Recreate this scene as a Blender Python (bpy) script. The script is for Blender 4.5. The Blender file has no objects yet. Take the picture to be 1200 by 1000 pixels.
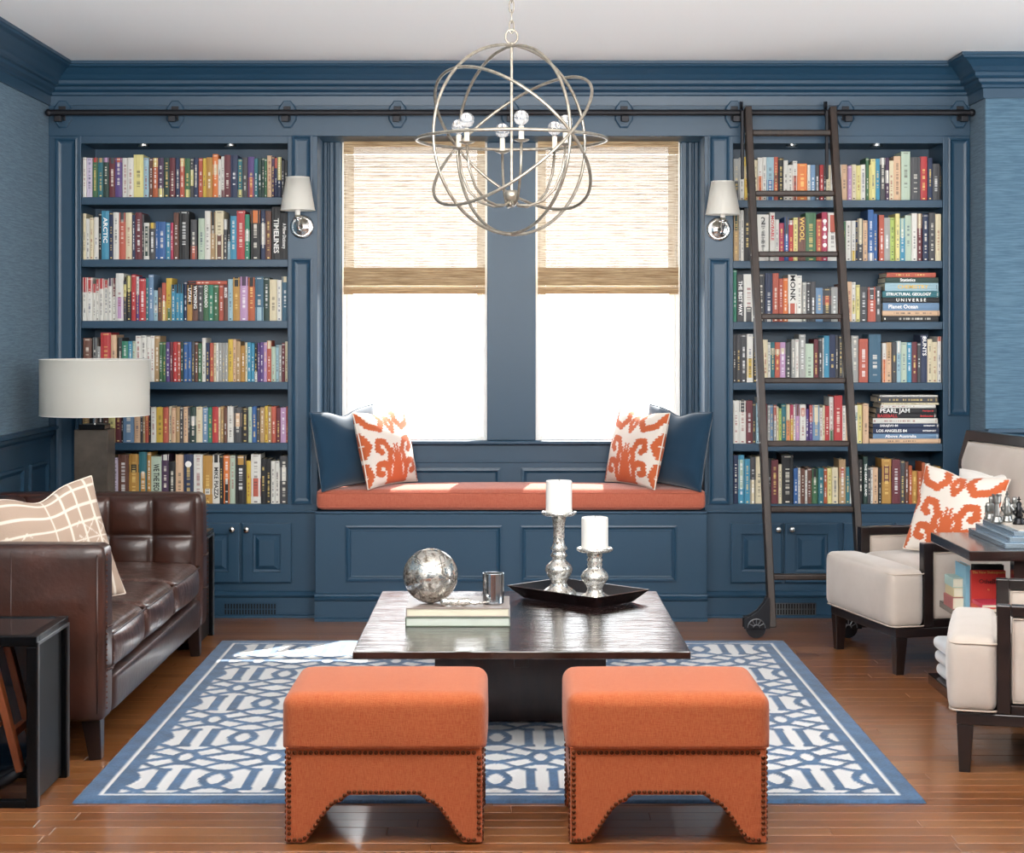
import bpy, math, random
import numpy as np
from mathutils import Vector, Matrix
random.seed(7); rng = np.random.default_rng(7)
C = bpy.context.scene.collection
PI = math.pi
# ------------------------------------------------------------------ camera, sky, sun, lights, exposure
CH, FP, VX, VY = 1.40, 2100.0, 597.0, 388.0      # eye height, focal length in px, vanishing point
cam_d = bpy.data.cameras.new('camera'); cam = bpy.data.objects.new('camera', cam_d); C.objects.link(cam)
cam.location = (0, 0, CH); cam.rotation_euler = (PI/2, 0, 0)
cam_d.sensor_width = 36; cam_d.lens = 36*FP/1200
cam_d.shift_x = (600-VX)/1200; cam_d.shift_y = (VY-500)/1200
cam_d.clip_start = .05; cam_d.clip_end = 200
sc = bpy.context.scene; sc.camera = cam
sc.view_settings.view_transform = 'Standard'; sc.view_settings.look = 'None'
sc.view_settings.gamma = 1; sc.view_settings.use_curve_mapping = False
sc.view_settings.exposure = -0.15
w = bpy.data.worlds.new('sky'); sc.world = w; w.use_nodes = True
nt = w.node_tree; bg = nt.nodes['Background']
tc = nt.nodes.new('ShaderNodeTexCoord'); nz = nt.nodes.new('ShaderNodeTexNoise'); nz.inputs['Scale'].default_value = 6
rp = nt.nodes.new('ShaderNodeValToRGB')
rp.color_ramp.elements[0].position = .35; rp.color_ramp.elements[0].color = (.80, .84, .87, 1)
rp.color_ramp.elements[1].position = .62; rp.color_ramp.elements[1].color = (.98, .99, 1, 1)
nt.links.new(tc.outputs['Generated'], nz.inputs['Vector']); nt.links.new(nz.outputs['Fac'], rp.inputs['Fac'])
nt.links.new(rp.outputs['Color'], bg.inputs['Color']); bg.inputs['Strength'].default_value = 8.5
def sun(name, d, energy, col, ang):
    l = bpy.data.lights.new(name, 'SUN'); l.energy = energy; l.color = col; l.angle = ang
    o = bpy.data.objects.new(name, l); C.objects.link(o); o.location = (3, 14, 8)
    o.rotation_euler = Vector(d).to_track_quat('-Z', 'Y').to_euler()
sun('sun', (-.28, -1, -1.08), 25.0, (1, .95, .87), math.radians(.8))
def area(name, loc, target, sx, sy, power, col):
    l = bpy.data.lights.new(name, 'AREA'); l.shape = 'RECTANGLE'; l.size = sx; l.size_y = sy; l.energy = power; l.color = col
    o = bpy.data.objects.new(name, l); C.objects.link(o); o.location = loc
    o.rotation_euler = (Vector(target)-Vector(loc)).to_track_quat('-Z', 'Y').to_euler(); return o
area('daylight_side_window', (-2.2, 2.6, 1.6), (1.2, 7.6, 1.2), 2.4, 1.7, 26, (1, .98, .95))
area('daylight_rear_windows', (1.0, -1.4, 1.8), (0, 8, 1.2), 3.6, 1.6, 10, (1, .97, .93))
area('ceiling_fill_light', (.3, 3.6, 2.0), (.3, 6.0, 4.2), 4.2, 1.2, 330, (1, .98, .95))  # added fill light aimed upward to brighten the ceiling, not a room lamp
area('daylight_right_window', (3.6, 6.6, 1.35), (2.3, 8.6, 1.0), 1.3, 1.7, 58, (.93, .97, 1))
# ------------------------------------------------------------------ helpers
def lin(h):
    if isinstance(h, str):
        h = h.lstrip('#'); c = [int(h[i:i+2], 16)/255 for i in (0, 2, 4)]
    else: c = list(h)
    return tuple(v/12.92 if v <= .04045 else ((v+.055)/1.055)**2.4 for v in c)
def X(px, Y): return (px-VX)*Y/FP
def Z(py, Y): return CH-(py-VY)*Y/FP
class NG:
    def __init__(s, m): s.t = m.node_tree; s.n = s.t.nodes; s.l = s.t.links
    def add(s, ty, **k):
        n = s.n.new('ShaderNode'+ty)
        for a, b in k.items():
            if a in n.inputs.keys(): n.inputs[a].default_value = b
            else: setattr(n, a, b)
        return n
    def link(s, a, b): s.l.new(a, b)
def mat(name, col, rough=.5, metal=0, spec=.5, coat=0, sheen=0, var=None, vscale=8, vstretch=(1, 1, 1), bump=None, bscale=60, bstretch=(1, 1, 1), attr=None, trans=0, emit=None, ior=1.5):
    """principled material; var = second colour mixed by noise; bump = strength; attr = colour attribute name"""
    m = bpy.data.materials.new(name); m.use_nodes = True; g = NG(m); b = g.n['Principled BSDF']
    c = (*lin(col), 1)
    b.inputs['Base Color'].default_value = c; b.inputs['Roughness'].default_value = rough
    b.inputs['Metallic'].default_value = metal; b.inputs['Specular IOR Level'].default_value = spec
    b.inputs['Coat Weight'].default_value = coat; b.inputs['Coat Roughness'].default_value = .12
    b.inputs['Sheen Weight'].default_value = sheen; b.inputs['Transmission Weight'].default_value = trans; b.inputs['IOR'].default_value = ior
    tc = g.add('TexCoord'); outc = None
    if attr:
        a = g.add('Attribute', attribute_name=attr); g.link(a.outputs['Color'], b.inputs['Base Color']); outc = a.outputs['Color']
    if var:
        mp = g.add('Mapping'); mp.inputs['Scale'].default_value = vstretch; g.link(tc.outputs['Object'], mp.inputs['Vector'])
        n = g.add('TexNoise', Scale=vscale, Detail=5.0, Roughness=.6); g.link(mp.outputs[0], n.inputs['Vector'])
        r = g.add('ValToRGB'); r.color_ramp.elements[0].position = .36; r.color_ramp.elements[1].position = .66
        g.link(n.outputs['Fac'], r.inputs['Fac'])
        mx = g.add('MixRGB'); g.link(r.outputs['Color'], mx.inputs['Fac'])
        mx.inputs['Color1'].default_value = c; mx.inputs['Color2'].default_value = (*lin(var), 1)
        if outc: g.link(outc, mx.inputs['Color1']); mx.blend_type = 'MULTIPLY'; 
        g.link(mx.outputs[0], b.inputs['Base Color'])
    if bump:
        mp = g.add('Mapping'); mp.inputs['Scale'].default_value = bstretch; g.link(tc.outputs['Object'], mp.inputs['Vector'])
        n = g.add('TexNoise', Scale=bscale, Detail=3.0); g.link(mp.outputs[0], n.inputs['Vector'])
        bp = g.add('Bump', Strength=bump, Distance=.004); g.link(n.outputs['Fac'], bp.inputs['Height']); g.link(bp.outputs[0], b.inputs['Normal'])
    if emit: b.inputs['Emission Color'].default_value = (*lin(emit[0]), 1); b.inputs['Emission Strength'].default_value = emit[1]
    return m
class MB:
    """collects geometry for ONE mesh object"""
    def __init__(s): s.v = []; s.f = []; s.c = []
    def add(s, v, f, c=None):
        o = len(s.v); s.v += [tuple(p) for p in v]; s.f += [tuple(i+o for i in q) for q in f]
        s.c += [c]*len(f); return s
    def box(s, x0, x1, y0, y1, z0, z1, c=None):
        v = [(x0,y0,z0),(x1,y0,z0),(x1,y1,z0),(x0,y1,z0),(x0,y0,z1),(x1,y0,z1),(x1,y1,z1),(x0,y1,z1)]
        return s.add(v, [(0,3,2,1),(4,5,6,7),(0,1,5,4),(1,2,6,5),(2,3,7,6),(3,0,4,7)], c)
    def bar(s, a, b, wx, wy, up=(0, 0, 1), wx2=None, wy2=None):
        a = Vector(a); b = Vector(b); d = (b-a).normalized(); u = Vector(up)
        if abs(d.dot(u)) > .95: u = Vector((0, 1, 0))
        r = d.cross(u).normalized(); u = r.cross(d)
        v = []
        for p, k, h in ((a, wx, wy), (b, wx2 or wx, wy2 or wy)):
            for i, j in ((-1,-1),(1,-1),(1,1),(-1,1)): v.append(p+r*(i*k/2)+u*(j*h/2))
        return s.add(v, [(0,1,2,3)[::-1],(4,5,6,7),(0,1,5,4),(1,2,6,5),(2,3,7,6),(3,0,4,7)])
    def tube(s, pts, r, n=8, closed=False):
        pts = [Vector(p) for p in pts]; N = len(pts); rr = r if isinstance(r, (list, tuple)) else [r]*N
        v = []; prev = None
        for i, p in enumerate(pts):
            if closed: t = pts[(i+1) % N]-pts[i-1]
            else: t = pts[min(i+1, N-1)]-pts[max(i-1, 0)]
            t.normalize()
            if prev is None:
                u = Vector((0, 0, 1)) if abs(t.z) < .9 else Vector((1, 0, 0))
                prev = t.cross(u).normalized()
            prev = (prev-t*prev.dot(t)).normalized(); q = t.cross(prev)
            for k in range(n):
                a = 2*PI*k/n; v.append(p+prev*(math.cos(a)*rr[i])+q*(math.sin(a)*rr[i]))
        f = []
        for i in range(N if closed else N-1):
            j = (i+1) % N
            for k in range(n): f.append((i*n+k, i*n+(k+1) % n, j*n+(k+1) % n, j*n+k))
        if not closed: f.append(tuple(range(n))[::-1]); f.append(tuple((N-1)*n+k for k in range(n)))
        return s.add(v, f)
    def lathe(s, prof, n=24, at=(0, 0, 0), axis='z'):
        v = []; f = []
        for r, z in prof:
            for k in range(n):
                a = 2*PI*k/n; p = (r*math.cos(a), r*math.sin(a), z)
                if axis == 'y': p = (p[0], p[2], p[1])
                if axis == 'x': p = (p[2], p[0], p[1])
                v.append((p[0]+at[0], p[1]+at[1], p[2]+at[2]))
        for i in range(len(prof)-1):
            for k in range(n): f.append((i*n+k, i*n+(k+1) % n, (i+1)*n+(k+1) % n, (i+1)*n+k))
        if prof[0][0] > 1e-5: f.append(tuple(range(n))[::-1])
        if prof[-1][0] > 1e-5: f.append(tuple((len(prof)-1)*n+k for k in range(n)))
        return s.add(v, f)
    def sphere(s, c, r, n=16, m=10, sz=1):
        return s.lathe([(max(r*math.sin(PI*i/m), 1e-6), -r*math.cos(PI*i/m)*sz) for i in range(m+1)], n, c)
    def rings(s, x0, x1, z0, z1, y, steps, back=None):
        """stepped rectangular panel in the XZ plane; steps = (inset, y offset)"""
        v = []; f = []
        for i, dy in steps:
            v += [(x0+i, y+dy, z0+i), (x1-i, y+dy, z0+i), (x1-i, y+dy, z1-i), (x0+i, y+dy, z1-i)]
        for k in range(len(steps)-1):
            a = k*4; b = a+4
            for j in range(4): f.append((a+j, a+(j+1) % 4, b+(j+1) % 4, b+j))
        e = (len(steps)-1)*4; f.append((e, e+1, e+2, e+3))
        if back is not None:
            n = len(v); v += [(x0+steps[0][0], back, z0+steps[0][0]), (x1-steps[0][0], back, z0+steps[0][0]), (x1-steps[0][0], back, z1-steps[0][0]), (x0+steps[0][0], back, z1-steps[0][0])]
            for j in range(4): f.append((n+j, n+(j+1) % 4, (j+1) % 4, j))
        return s.add(v, f)
    def prism(s, poly, y0, y1, plane='xz'):
        n = len(poly); P = (lambda a, b, t: (a, t, b)) if plane == 'xz' else ((lambda a, b, t: (a, b, t)) if plane == 'xy' else (lambda a, b, t: (t, a, b)))
        v = [P(a, b, y0) for a, b in poly]+[P(a, b, y1) for a, b in poly]
        f = [tuple(range(n)), tuple(range(n, 2*n))[::-1]]+[(i, i+n, (i+1) % n+n, (i+1) % n) for i in range(n)]
        return s.add(v, f)
    def rbox(s, cx, cy, cz, sx, sy, sz, r=.03, n=10, bulge=(0, 0, 0), flat=None):
        """rounded, slightly bulging box (cushion)"""
        vmap = {}; v = []; f = []
        hx, hy, hz = sx/2, sy/2, sz/2
        def key(a, b, c):
            k = (a, b, c)
            if k not in vmap:
                q = [(-1+2*t/n) for t in k]
                e = [math.copysign(min(1, abs(t)), t) for t in q]
                # concentrate samples near the edges
                e = [math.copysign(1-(1-abs(t))**1.5, t) for t in e]
                P = Vector((e[0]*hx, e[1]*hy, e[2]*hz))
                inn = Vector((max(-hx+r, min(hx-r, P.x)), max(-hy+r, min(hy-r, P.y)), max(-hz+r, min(hz-r, P.z))))
                d = P-inn
                if d.length > 1e-9: P = inn+d.normalized()*r
                bx = (1-e[1]**2)*(1-e[2]**2)*bulge[0]*e[0]; by = (1-e[0]**2)*(1-e[2]**2)*bulge[1]*e[1]; bz = (1-e[0]**2)*(1-e[1]**2)*bulge[2]*e[2]
                vmap[k] = len(v); v.append((cx+P.x+bx, cy+P.y+by, cz+P.z+bz if flat is None else max(flat, cz+P.z+bz)))
            return vmap[k]
        for i in range(n):
            for j in range(n):
                f.append((key(i,j,0), key(i,j+1,0), key(i+1,j+1,0), key(i+1,j,0)))
                f.append((key(i,j,n), key(i+1,j,n), key(i+1,j+1,n), key(i,j+1,n)))
                f.append((key(i,0,j), key(i+1,0,j), key(i+1,0,j+1), key(i,0,j+1)))
                f.append((key(i,n,j), key(i,n,j+1), key(i+1,n,j+1), key(i+1,n,j)))
                f.append((key(0,i,j), key(0,i,j+1), key(0,i+1,j+1), key(0,i+1,j)))
                f.append((key(n,i,j), key(n,i+1,j), key(n,i+1,j+1), key(n,i,j+1)))
        return s.add(v, f)
    def xf(s, M):
        s.v = [tuple(M @ Vector(p)) for p in s.v]; return s
    def build(s, name, m, parent=None, smooth=False, bevel=0, seg=2, sub=0, loc=None, label=None, kind=None):
        me = bpy.data.meshes.new(name); me.from_pydata(s.v, [], s.f); me.update()
        if smooth: me.polygons.foreach_set('use_smooth', [True]*len(me.polygons))
        if any(c is not None for c in s.c):
            a = me.color_attributes.new('col', 'FLOAT_COLOR', 'CORNER'); d = []
            for c, f in zip(s.c, s.f): d += [*(c or (1, 1, 1)), 1.0]*len(f)
            a.data.foreach_set('color', d)
        me.materials.append(m)
        o = bpy.data.objects.new(name, me); C.objects.link(o)
        if parent: o.parent = parent
        if loc: o.location = loc
        if bevel:
            b = o.modifiers.new('bevel', 'BEVEL'); b.width = bevel; b.segments = seg; b.limit_method = 'ANGLE'; b.angle_limit = .6
            b.harden_normals = False
            me.polygons.foreach_set('use_smooth', [False]*len(me.polygons))
        if sub: b = o.modifiers.new('sub', 'SUBSURF'); b.levels = b.render_levels = sub
        if label: o['label'] = label
        if kind: o['kind'] = kind
        return o
def tag(o, label, cat, group=None):
    o['label'] = label; o['category'] = cat
    if group: o['group'] = group
    return o
def thing(name, label, cat, loc=(0, 0, 0), rz=0, group=None):
    o = bpy.data.objects.new(name, None); o.empty_display_size = .1; C.objects.link(o)
    o.location = loc; o.rotation_euler = (0, 0, rz); return tag(o, label, cat, group)
def struct(o): o['kind'] = 'structure'; return o
def dup(root, loc, rz, label, group=None, hide=()):
    r = root.copy(); C.objects.link(r); r.location = loc; r.rotation_euler = (0, 0, rz); r['label'] = label
    if group: r['group'] = group
    for ch in list(root.children):
        c = ch.copy(); C.objects.link(c); c.parent = r
        for g in list(ch.children): d = g.copy(); C.objects.link(d); d.parent = c
    return r
def sweep(prof, path):
    """profile (offset into room, z) swept along a plan path, room on the right-hand side, mitred"""
    P = [Vector(p) for p in path]; N = len(P); nr = []
    for i in range(N-1):
        d = (P[i+1]-P[i]).normalized(); nr.append(Vector((d.y, -d.x)))
    mv = []
    for i in range(N):
        if i == 0: m = nr[0]
        elif i == N-1: m = nr[-1]
        else: m = (nr[i-1]+nr[i])/(1+nr[i-1].dot(nr[i]))
        mv.append(m)
    b = MB(); n = len(prof); v = []
    for p, m in zip(P, mv): v += [(p.x+m.x*d, p.y+m.y*d, z) for d, z in prof]
    f = [(i*n+k, i*n+(k+1) % n, (i+1)*n+(k+1) % n, (i+1)*n+k) for i in range(N-1) for k in range(n)]
    f += [tuple(range(n))[::-1], tuple((N-1)*n+k for k in range(n))]
    return b.add(v, f)
def text_mesh(body, size, m, name, parent, M, depth=.0008, align='CENTER', label=None, sx=1.0, bold=.0):
    cu = bpy.data.curves.new(name, 'FONT'); cu.body = body; cu.size = size; cu.extrude = depth; cu.align_x = align; cu.align_y = 'CENTER'; cu.offset = bold
    cu.resolution_u = 2
    t = bpy.data.objects.new(name, cu); C.objects.link(t)
    bpy.context.view_layer.update()
    me = bpy.data.meshes.new_from_object(t); C.objects.unlink(t); bpy.data.objects.remove(t)
    me.transform(Matrix.Diagonal((sx, 1, 1, 1))); me.transform(M)
    me.materials.clear(); me.materials.append(m)
    o = bpy.data.objects.new(name, me); C.objects.link(o); o.parent = parent
    return o
# ------------------------------------------------------------------ materials
M = {}
M['paint'] = mat('blue_paint', '#1e3f56', .40, bump=.05, bscale=25)
M['ceil'] = mat('ceiling_paint', '#f8f8f7', .9)
M['dark_void'] = mat('dark_void', '#050608', .9)
M['chrome'] = mat('polished_nickel', '#d8d6d2', .18, 1)
M['nickel'] = mat('silver_leaf_metal', '#8f877b', .35, .8, var='#b0a99c', vscale=40)
M['blackiron'] = mat('black_iron', '#26262a', .45, .6)
M['ladder'] = mat('dark_walnut', '#34251d', .5, var='#201611', vscale=6, vstretch=(6, 6, .6), bump=.25, bscale=30, bstretch=(6, 6, .5))
M['espresso'] = mat('espresso_wood', '#1f1413', .28, coat=.4, var='#150d0c', vscale=6, vstretch=(1, 5, 5))
M['white'] = mat('white_window_paint', '#f2f2ee', .4)
M['whitelinen'] = mat('white_linen', '#ece8e2', .9, bump=.1, bscale=200)
M['linen'] = mat('white_linen_shade', '#e9e6df', .85, bump=.15, bscale=300)
M['wax'] = mat('white_wax', '#efece6', .55)
M['paper'] = mat('paper_pages', '#ddd3bd', .9)
M['book'] = mat('printed_book_cover', '#ffffff', .5, attr='col')
M['ink_w'] = mat('white_ink', '#f4f2ee', .6)
M['ink_k'] = mat('black_ink', '#15151a', .6)
M['ink_r'] = mat('red_ink', '#c8373a', .6)
M['ink_g'] = mat('gold_ink', '#d9b45a', .5)
M['stainless'] = mat('brushed_steel_edge', '#7d8084', .3, .9)
def fabric(name, a, b, scale=700, bump=.35):
    m = mat(name, a, .9, sheen=.25, spec=.25); g = NG(m); bs = g.n['Principled BSDF']; tc = g.add('TexCoord')
    ns = []
    for st in ((1, 12, 12), (12, 1, 1), (12, 12, 1)):
        mp = g.add('Mapping'); mp.inputs['Scale'].default_value = st; g.link(tc.outputs['Object'], mp.inputs['Vector'])
        n = g.add('TexNoise', Scale=scale/12, Detail=2.0); g.link(mp.outputs[0], n.inputs['Vector']); ns.append(n.outputs['Fac'])
    x = g.add('Math', operation='ADD'); g.link(ns[0], x.inputs[0]); g.link(ns[1], x.inputs[1])
    x2 = g.add('Math', operation='ADD'); g.link(x.outputs[0], x2.inputs[0]); g.link(ns[2], x2.inputs[1])
    mr = g.add('MapRange'); mr.inputs['From Min'].default_value = 1.2; mr.inputs['From Max'].default_value = 1.8; g.link(x2.outputs[0], mr.inputs['Value'])
    mx = g.add('MixRGB'); mx.inputs['Color1'].default_value = (*lin(a), 1); mx.inputs['Color2'].default_value = (*lin(b), 1)
    g.link(mr.outputs[0], mx.inputs['Fac']); g.link(mx.outputs[0], bs.inputs['Base Color'])
    bp = g.add('Bump', Strength=bump, Distance=.002); g.link(mr.outputs[0], bp.inputs['Height']); g.link(bp.outputs[0], bs.inputs['Normal'])
    return m
M['orange'] = fabric('orange_linen', '#aa4f29', '#bd6a40')
M['rust'] = fabric('rust_cushion_linen', '#a95340', '#b96a52')
M['beige'] = mat('beige_velvet', '#b9ada3', .8, sheen=.4, var='#b1a499', vscale=6, bump=.06, bscale=150)
M['navyvelvet'] = mat('blue_velvet', '#0c3148', .75, sheen=.5, spec=.2)
M['leather'] = mat('brown_leather', '#40231a', .34, coat=.2, var='#2c1811', vscale=5, bump=.3, bscale=45)
def creased():
    m = mat('creased_brown_leather', '#44281f', .30, coat=.3, bump=.8, bscale=26, bstretch=(1, 1, .3)); g = NG(m); b = g.n['Principled BSDF']
    tc = g.add('TexCoord'); mp = g.add('Mapping'); mp.inputs['Scale'].default_value = (1, 1, .45); g.link(tc.outputs['Object'], mp.inputs['Vector'])
    n = g.add('TexNoise', Scale=11.0, Detail=7.0, Roughness=.6, Distortion=1.6); g.link(mp.outputs[0], n.inputs['Vector'])
    r = g.add('ValToRGB'); e = r.color_ramp.elements; e[0].position = .44; e[0].color = (*lin('#3a211a'), 1); e[1].position = .56; e[1].color = (*lin('#432920'), 1)
    for p, c in ((.488, '#45291f'), (.50, '#85706a'), (.512, '#45291f')): x = e.new(p); x.color = (*lin(c), 1)
    g.link(n.outputs['Fac'], r.inputs['Fac']); g.link(r.outputs['Color'], b.inputs['Base Color']); return m
M['leather_seat'] = creased()
M['leather_plain'] = mat('creased_brown_leather', '#472b24', .32, coat=.3, var='#2c1915', vscale=9, bump=1.0, bscale=26, bstretch=(1, 1, .3))
# ------------------------------------------------------------------ floor with planks
WL, WR = -2.25, 2.25
YF, YB = 8.75, 9.05                       # bookcase face plane, window wall plane
FH, OPZ = 2.70, 2.352                     # ceiling, head of the openings
def wood_floor():
    m = mat('oak_floor', '#a5673a', .3, coat=.5, attr='col'); g = NG(m); b = g.n['Principled BSDF']
    tc = g.add('TexCoord'); mp = g.add('Mapping'); mp.inputs['Scale'].default_value = (1.2, 22, 22); g.link(tc.outputs['Object'], mp.inputs['Vector'])
    n = g.add('TexNoise', Scale=3.0, Detail=7.0, Roughness=.65, Distortion=.6); g.link(mp.outputs[0], n.inputs['Vector'])
    r = g.add('ValToRGB'); r.color_ramp.elements[0].position = .3; r.color_ramp.elements[0].color = (.50, .46, .42, 1)
    r.color_ramp.elements[1].position = .68; r.color_ramp.elements[1].color = (1, 1, 1, 1); g.link(n.outputs['Fac'], r.inputs['Fac'])
    a = g.add('Attribute', attribute_name='col'); mx = g.add('MixRGB', blend_type='MULTIPLY'); mx.inputs['Fac'].default_value = .9
    g.link(a.outputs['Color'], mx.inputs['Color1']); g.link(r.outputs['Color'], mx.inputs['Color2']); g.link(mx.outputs[0], b.inputs['Base Color'])
    bp = g.add('Bump', Strength=.12, Distance=.002); g.link(n.outputs['Fac'], bp.inputs['Height']); g.link(bp.outputs[0], b.inputs['Normal'])
    mr = g.add('MapRange'); mr.inputs['To Min'].default_value = .24; mr.inputs['To Max'].default_value = .42; g.link(n.outputs['Fac'], mr.inputs['Value']); g.link(mr.outputs[0], b.inputs['Roughness'])
    return m
M['oak'] = wood_floor()
M['subfloor'] = mat('floor_gap_shadow', '#2a1a10', .9)
fl = struct(MB().box(-4.2, 4.2, -2, 9.3, -.06, -.0125).build('floor', M['subfloor']))
PW = .078
row = 0; y = 4.35; cand = []
while y < 9.1:
    x = -2.3-random.random()*1.1
    while x < 3.4:
        L = random.uniform(.8, 1.7); x1 = min(x+L, 3.6)
        x0 = max(x, -2.3)
        if x1 > x0+.05: cand.append((x0, x1, y))
        x += L
    y += PW
def plank_box(mb, x0, x1, y):
    t = random.choice(['#905a32', '#985f36', '#84502b', '#925c31', '#8a552d', '#9b663c'])
    c = lin(t); z1 = -random.uniform(.0, .0006); g_ = .0005; e = .0009
    a, b_, p, q = x0+g_, x1-g_, y+g_, y+PW-g_
    v = [(a,p,-.012),(b_,p,-.012),(b_,q,-.012),(a,q,-.012),(a,p,z1-e),(b_,p,z1-e),(b_,q,z1-e),(a,q,z1-e),(a+e,p+e,z1),(b_-e,p+e,z1),(b_-e,q-e,z1),(a+e,q-e,z1)]
    f = [(8,9,10,11)]+[(4+i,4+(i+1)%4,8+(i+1)%4,8+i) for i in range(4)]+[(i,(i+1)%4,4+(i+1)%4,4+i) for i in range(4)]
    mb.add(v, f, c)
def under_rug(c): return c[0] > -1.25 and c[1] < 1.2 and 5.36 < c[2] < 7.95
def rank(c):
    vis = (c[1]-c[0])*(2940/(c[2]**2))*(FP/c[2])
    px0 = VX+c[0]*FP/(c[2]+.04); px1 = VX+c[1]*FP/(c[2]+.04)
    if under_rug(c) or px1 < 0 or px0 > 1200: vis *= .01
    return -vis
cand.sort(key=rank)
for c in cand[:270]:
    mb = MB(); plank_box(mb, *c); mb.build('plank', M['oak'], fl)
mb = MB()
for c in cand[270:]: plank_box(mb, *c)
yy = 4.35-PW
while yy > -1:
    x = -2.3-random.random()
    while x < 3.4: plank_box(mb, max(x, -2.3), min(x+1.5, 3.6), yy); x += 1.5
    yy -= PW
mb.build('plank_rest', M['oak'], fl, kind='stuff')
# ------------------------------------------------------------------ shell
struct(MB().box(-2.5, 3.8, -1.5, 9.4, FH, FH+.1).build('ceiling', M['ceil']))
def grass(name, a, b):
    m = mat(name, a, .75, sheen=.1, spec=.3, var=b, vscale=5, vstretch=(2, 2, 45), bump=.35, bscale=12, bstretch=(1.5, 1.5, 60)); return m
M['grass'] = grass('blue_grasscloth', '#435f74', '#5c7a8d')
M['grass_lit'] = M['grass']
struct(MB().box(WL-.15, WL, -2, 9.3, .0, FH).build('wall_left', M['grass']))
struct(MB().box(WR, WR+.2, 8.475, 9.3, 0, FH).build('wall_right', M['grass']))
struct(MB().box(3.7, 3.85, -2, 8.9, 0, FH).build('wall_far_right', M['grass']))
struct(MB().box(WL-.15, 3.85, -2.1, -2, 0, FH).build('wall_rear', M['grass']))
struct(MB().box(WR+.002, 3.7, 8.47, 8.70, 0, FH).build('wall_back_right', M['grass']))
wb = MB(); SZ = .848
wb.box(-1.0, 1.0, YB, YB+.16, .3, SZ)                              # below the sills
wb.box(-1.0, -.846, YB, YB+.16, SZ, 2.6); wb.box(.862, 1.0, YB, YB+.16, SZ, 2.6)
wb.box(-.112, .132, YB, YB+.16, SZ, 2.6)
wb.box(-1.0, 1.0, YB, YB+.16, 2.45, FH)
struct(wb.build('wall_back', M['paint']))
struct(MB().box(-2.4, -1.0, YB+.01, YB+.16, 0, FH).build('wall_back_left', M['dark_void']))
struct(MB().box(1.0, 2.6, YB+.01, YB+.16, 0, FH).build('wall_back_outer', M['dark_void']))
# crown, chair rails, baseboards
crown = [(0,2.50),(.012,2.50),(.016,2.545),(.024,2.55),(.024,2.562),(.04,2.574),(.044,2.588),(.058,2.592),(.066,2.60),(.066,2.615),(.074,2.622),(.088,2.64),(.118,2.668),(.136,2.676),(.14,2.684),(.146,2.686),(.146,2.70),(0,2.70)]
struct(sweep(crown, [(WL, 4.6), (WL, YF), (WR, YF), (WR, 8.47), (3.7, 8.47)]).build('trim_1', M['paint']))
rail_p = [(0,.865),(.012,.865),(.016,.885),(.03,.90),(.034,.915),(.05,.922),(.05,.938),(0,.938)]
struct(sweep(rail_p, [(WL, 4.6), (WL, YF)]).build('trim_2', M['paint']))
struct(sweep(rail_p, [(WR, 8.47+.0), (3.7, 8.47)]).build('trim_3', M['paint']))
base_p = [(0,0),(.03,0),(.03,.02),(.016,.03),(.016,.12),(.01,.14),(0,.15)]
struct(sweep(base_p, [(WL, 4.6), (WL, YF)]).build('baseboard_left', M['paint']))
struct(sweep(base_p, [(WR, 8.47), (3.7, 8.47)]).build('baseboard_right', M['paint']))
# wainscot below the left rail: stepped panels as parts
wn = struct(MB().box(WL, WL+.008, 4.6, YF, .15, .866).build('wall_left_wainscot', M['paint']))
RZ = Matrix.Translation((WL+.008, 0, 0)) @ Matrix.Rotation(PI/2, 4, 'Z')
yy = 8.70
for a, b_ in ((8.36, 8.68), (7.62, 8.24), (6.88, 7.50), (6.14, 6.76), (5.4, 6.02), (4.7, 5.28)):
    MB().rings(a, b_, .24, .775, 0, [(0, 0), (.0, -.012), (.012, -.014), (.03, -.002), (.04, -.002)]).xf(RZ).build('wainscot_panel', M['paint'], wn)
wr = struct(MB().box(WR+.01, 3.7, 8.462, 8.47, .15, .866).build('wall_right_wainscot', M['paint']))
for a, b_ in ((2.36, 2.95), (3.05, 3.6)):
    MB().rings(a, b_, .24, .775, 8.462, [(0, 0), (0, -.012), (.012, -.014), (.03, -.002), (.04, -.002)]).build('wainscot_panel', M['paint'], wr)
# header board over bookcases and windows
struct(MB().box(WL, WR, YF, YF+.12, OPZ, FH).build('trim_4', M['paint'], bevel=.002))
struct(MB().box(-.96, .96, YF+.12, YB, OPZ, OPZ+.05).build('trim_5', M['paint']))
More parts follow.
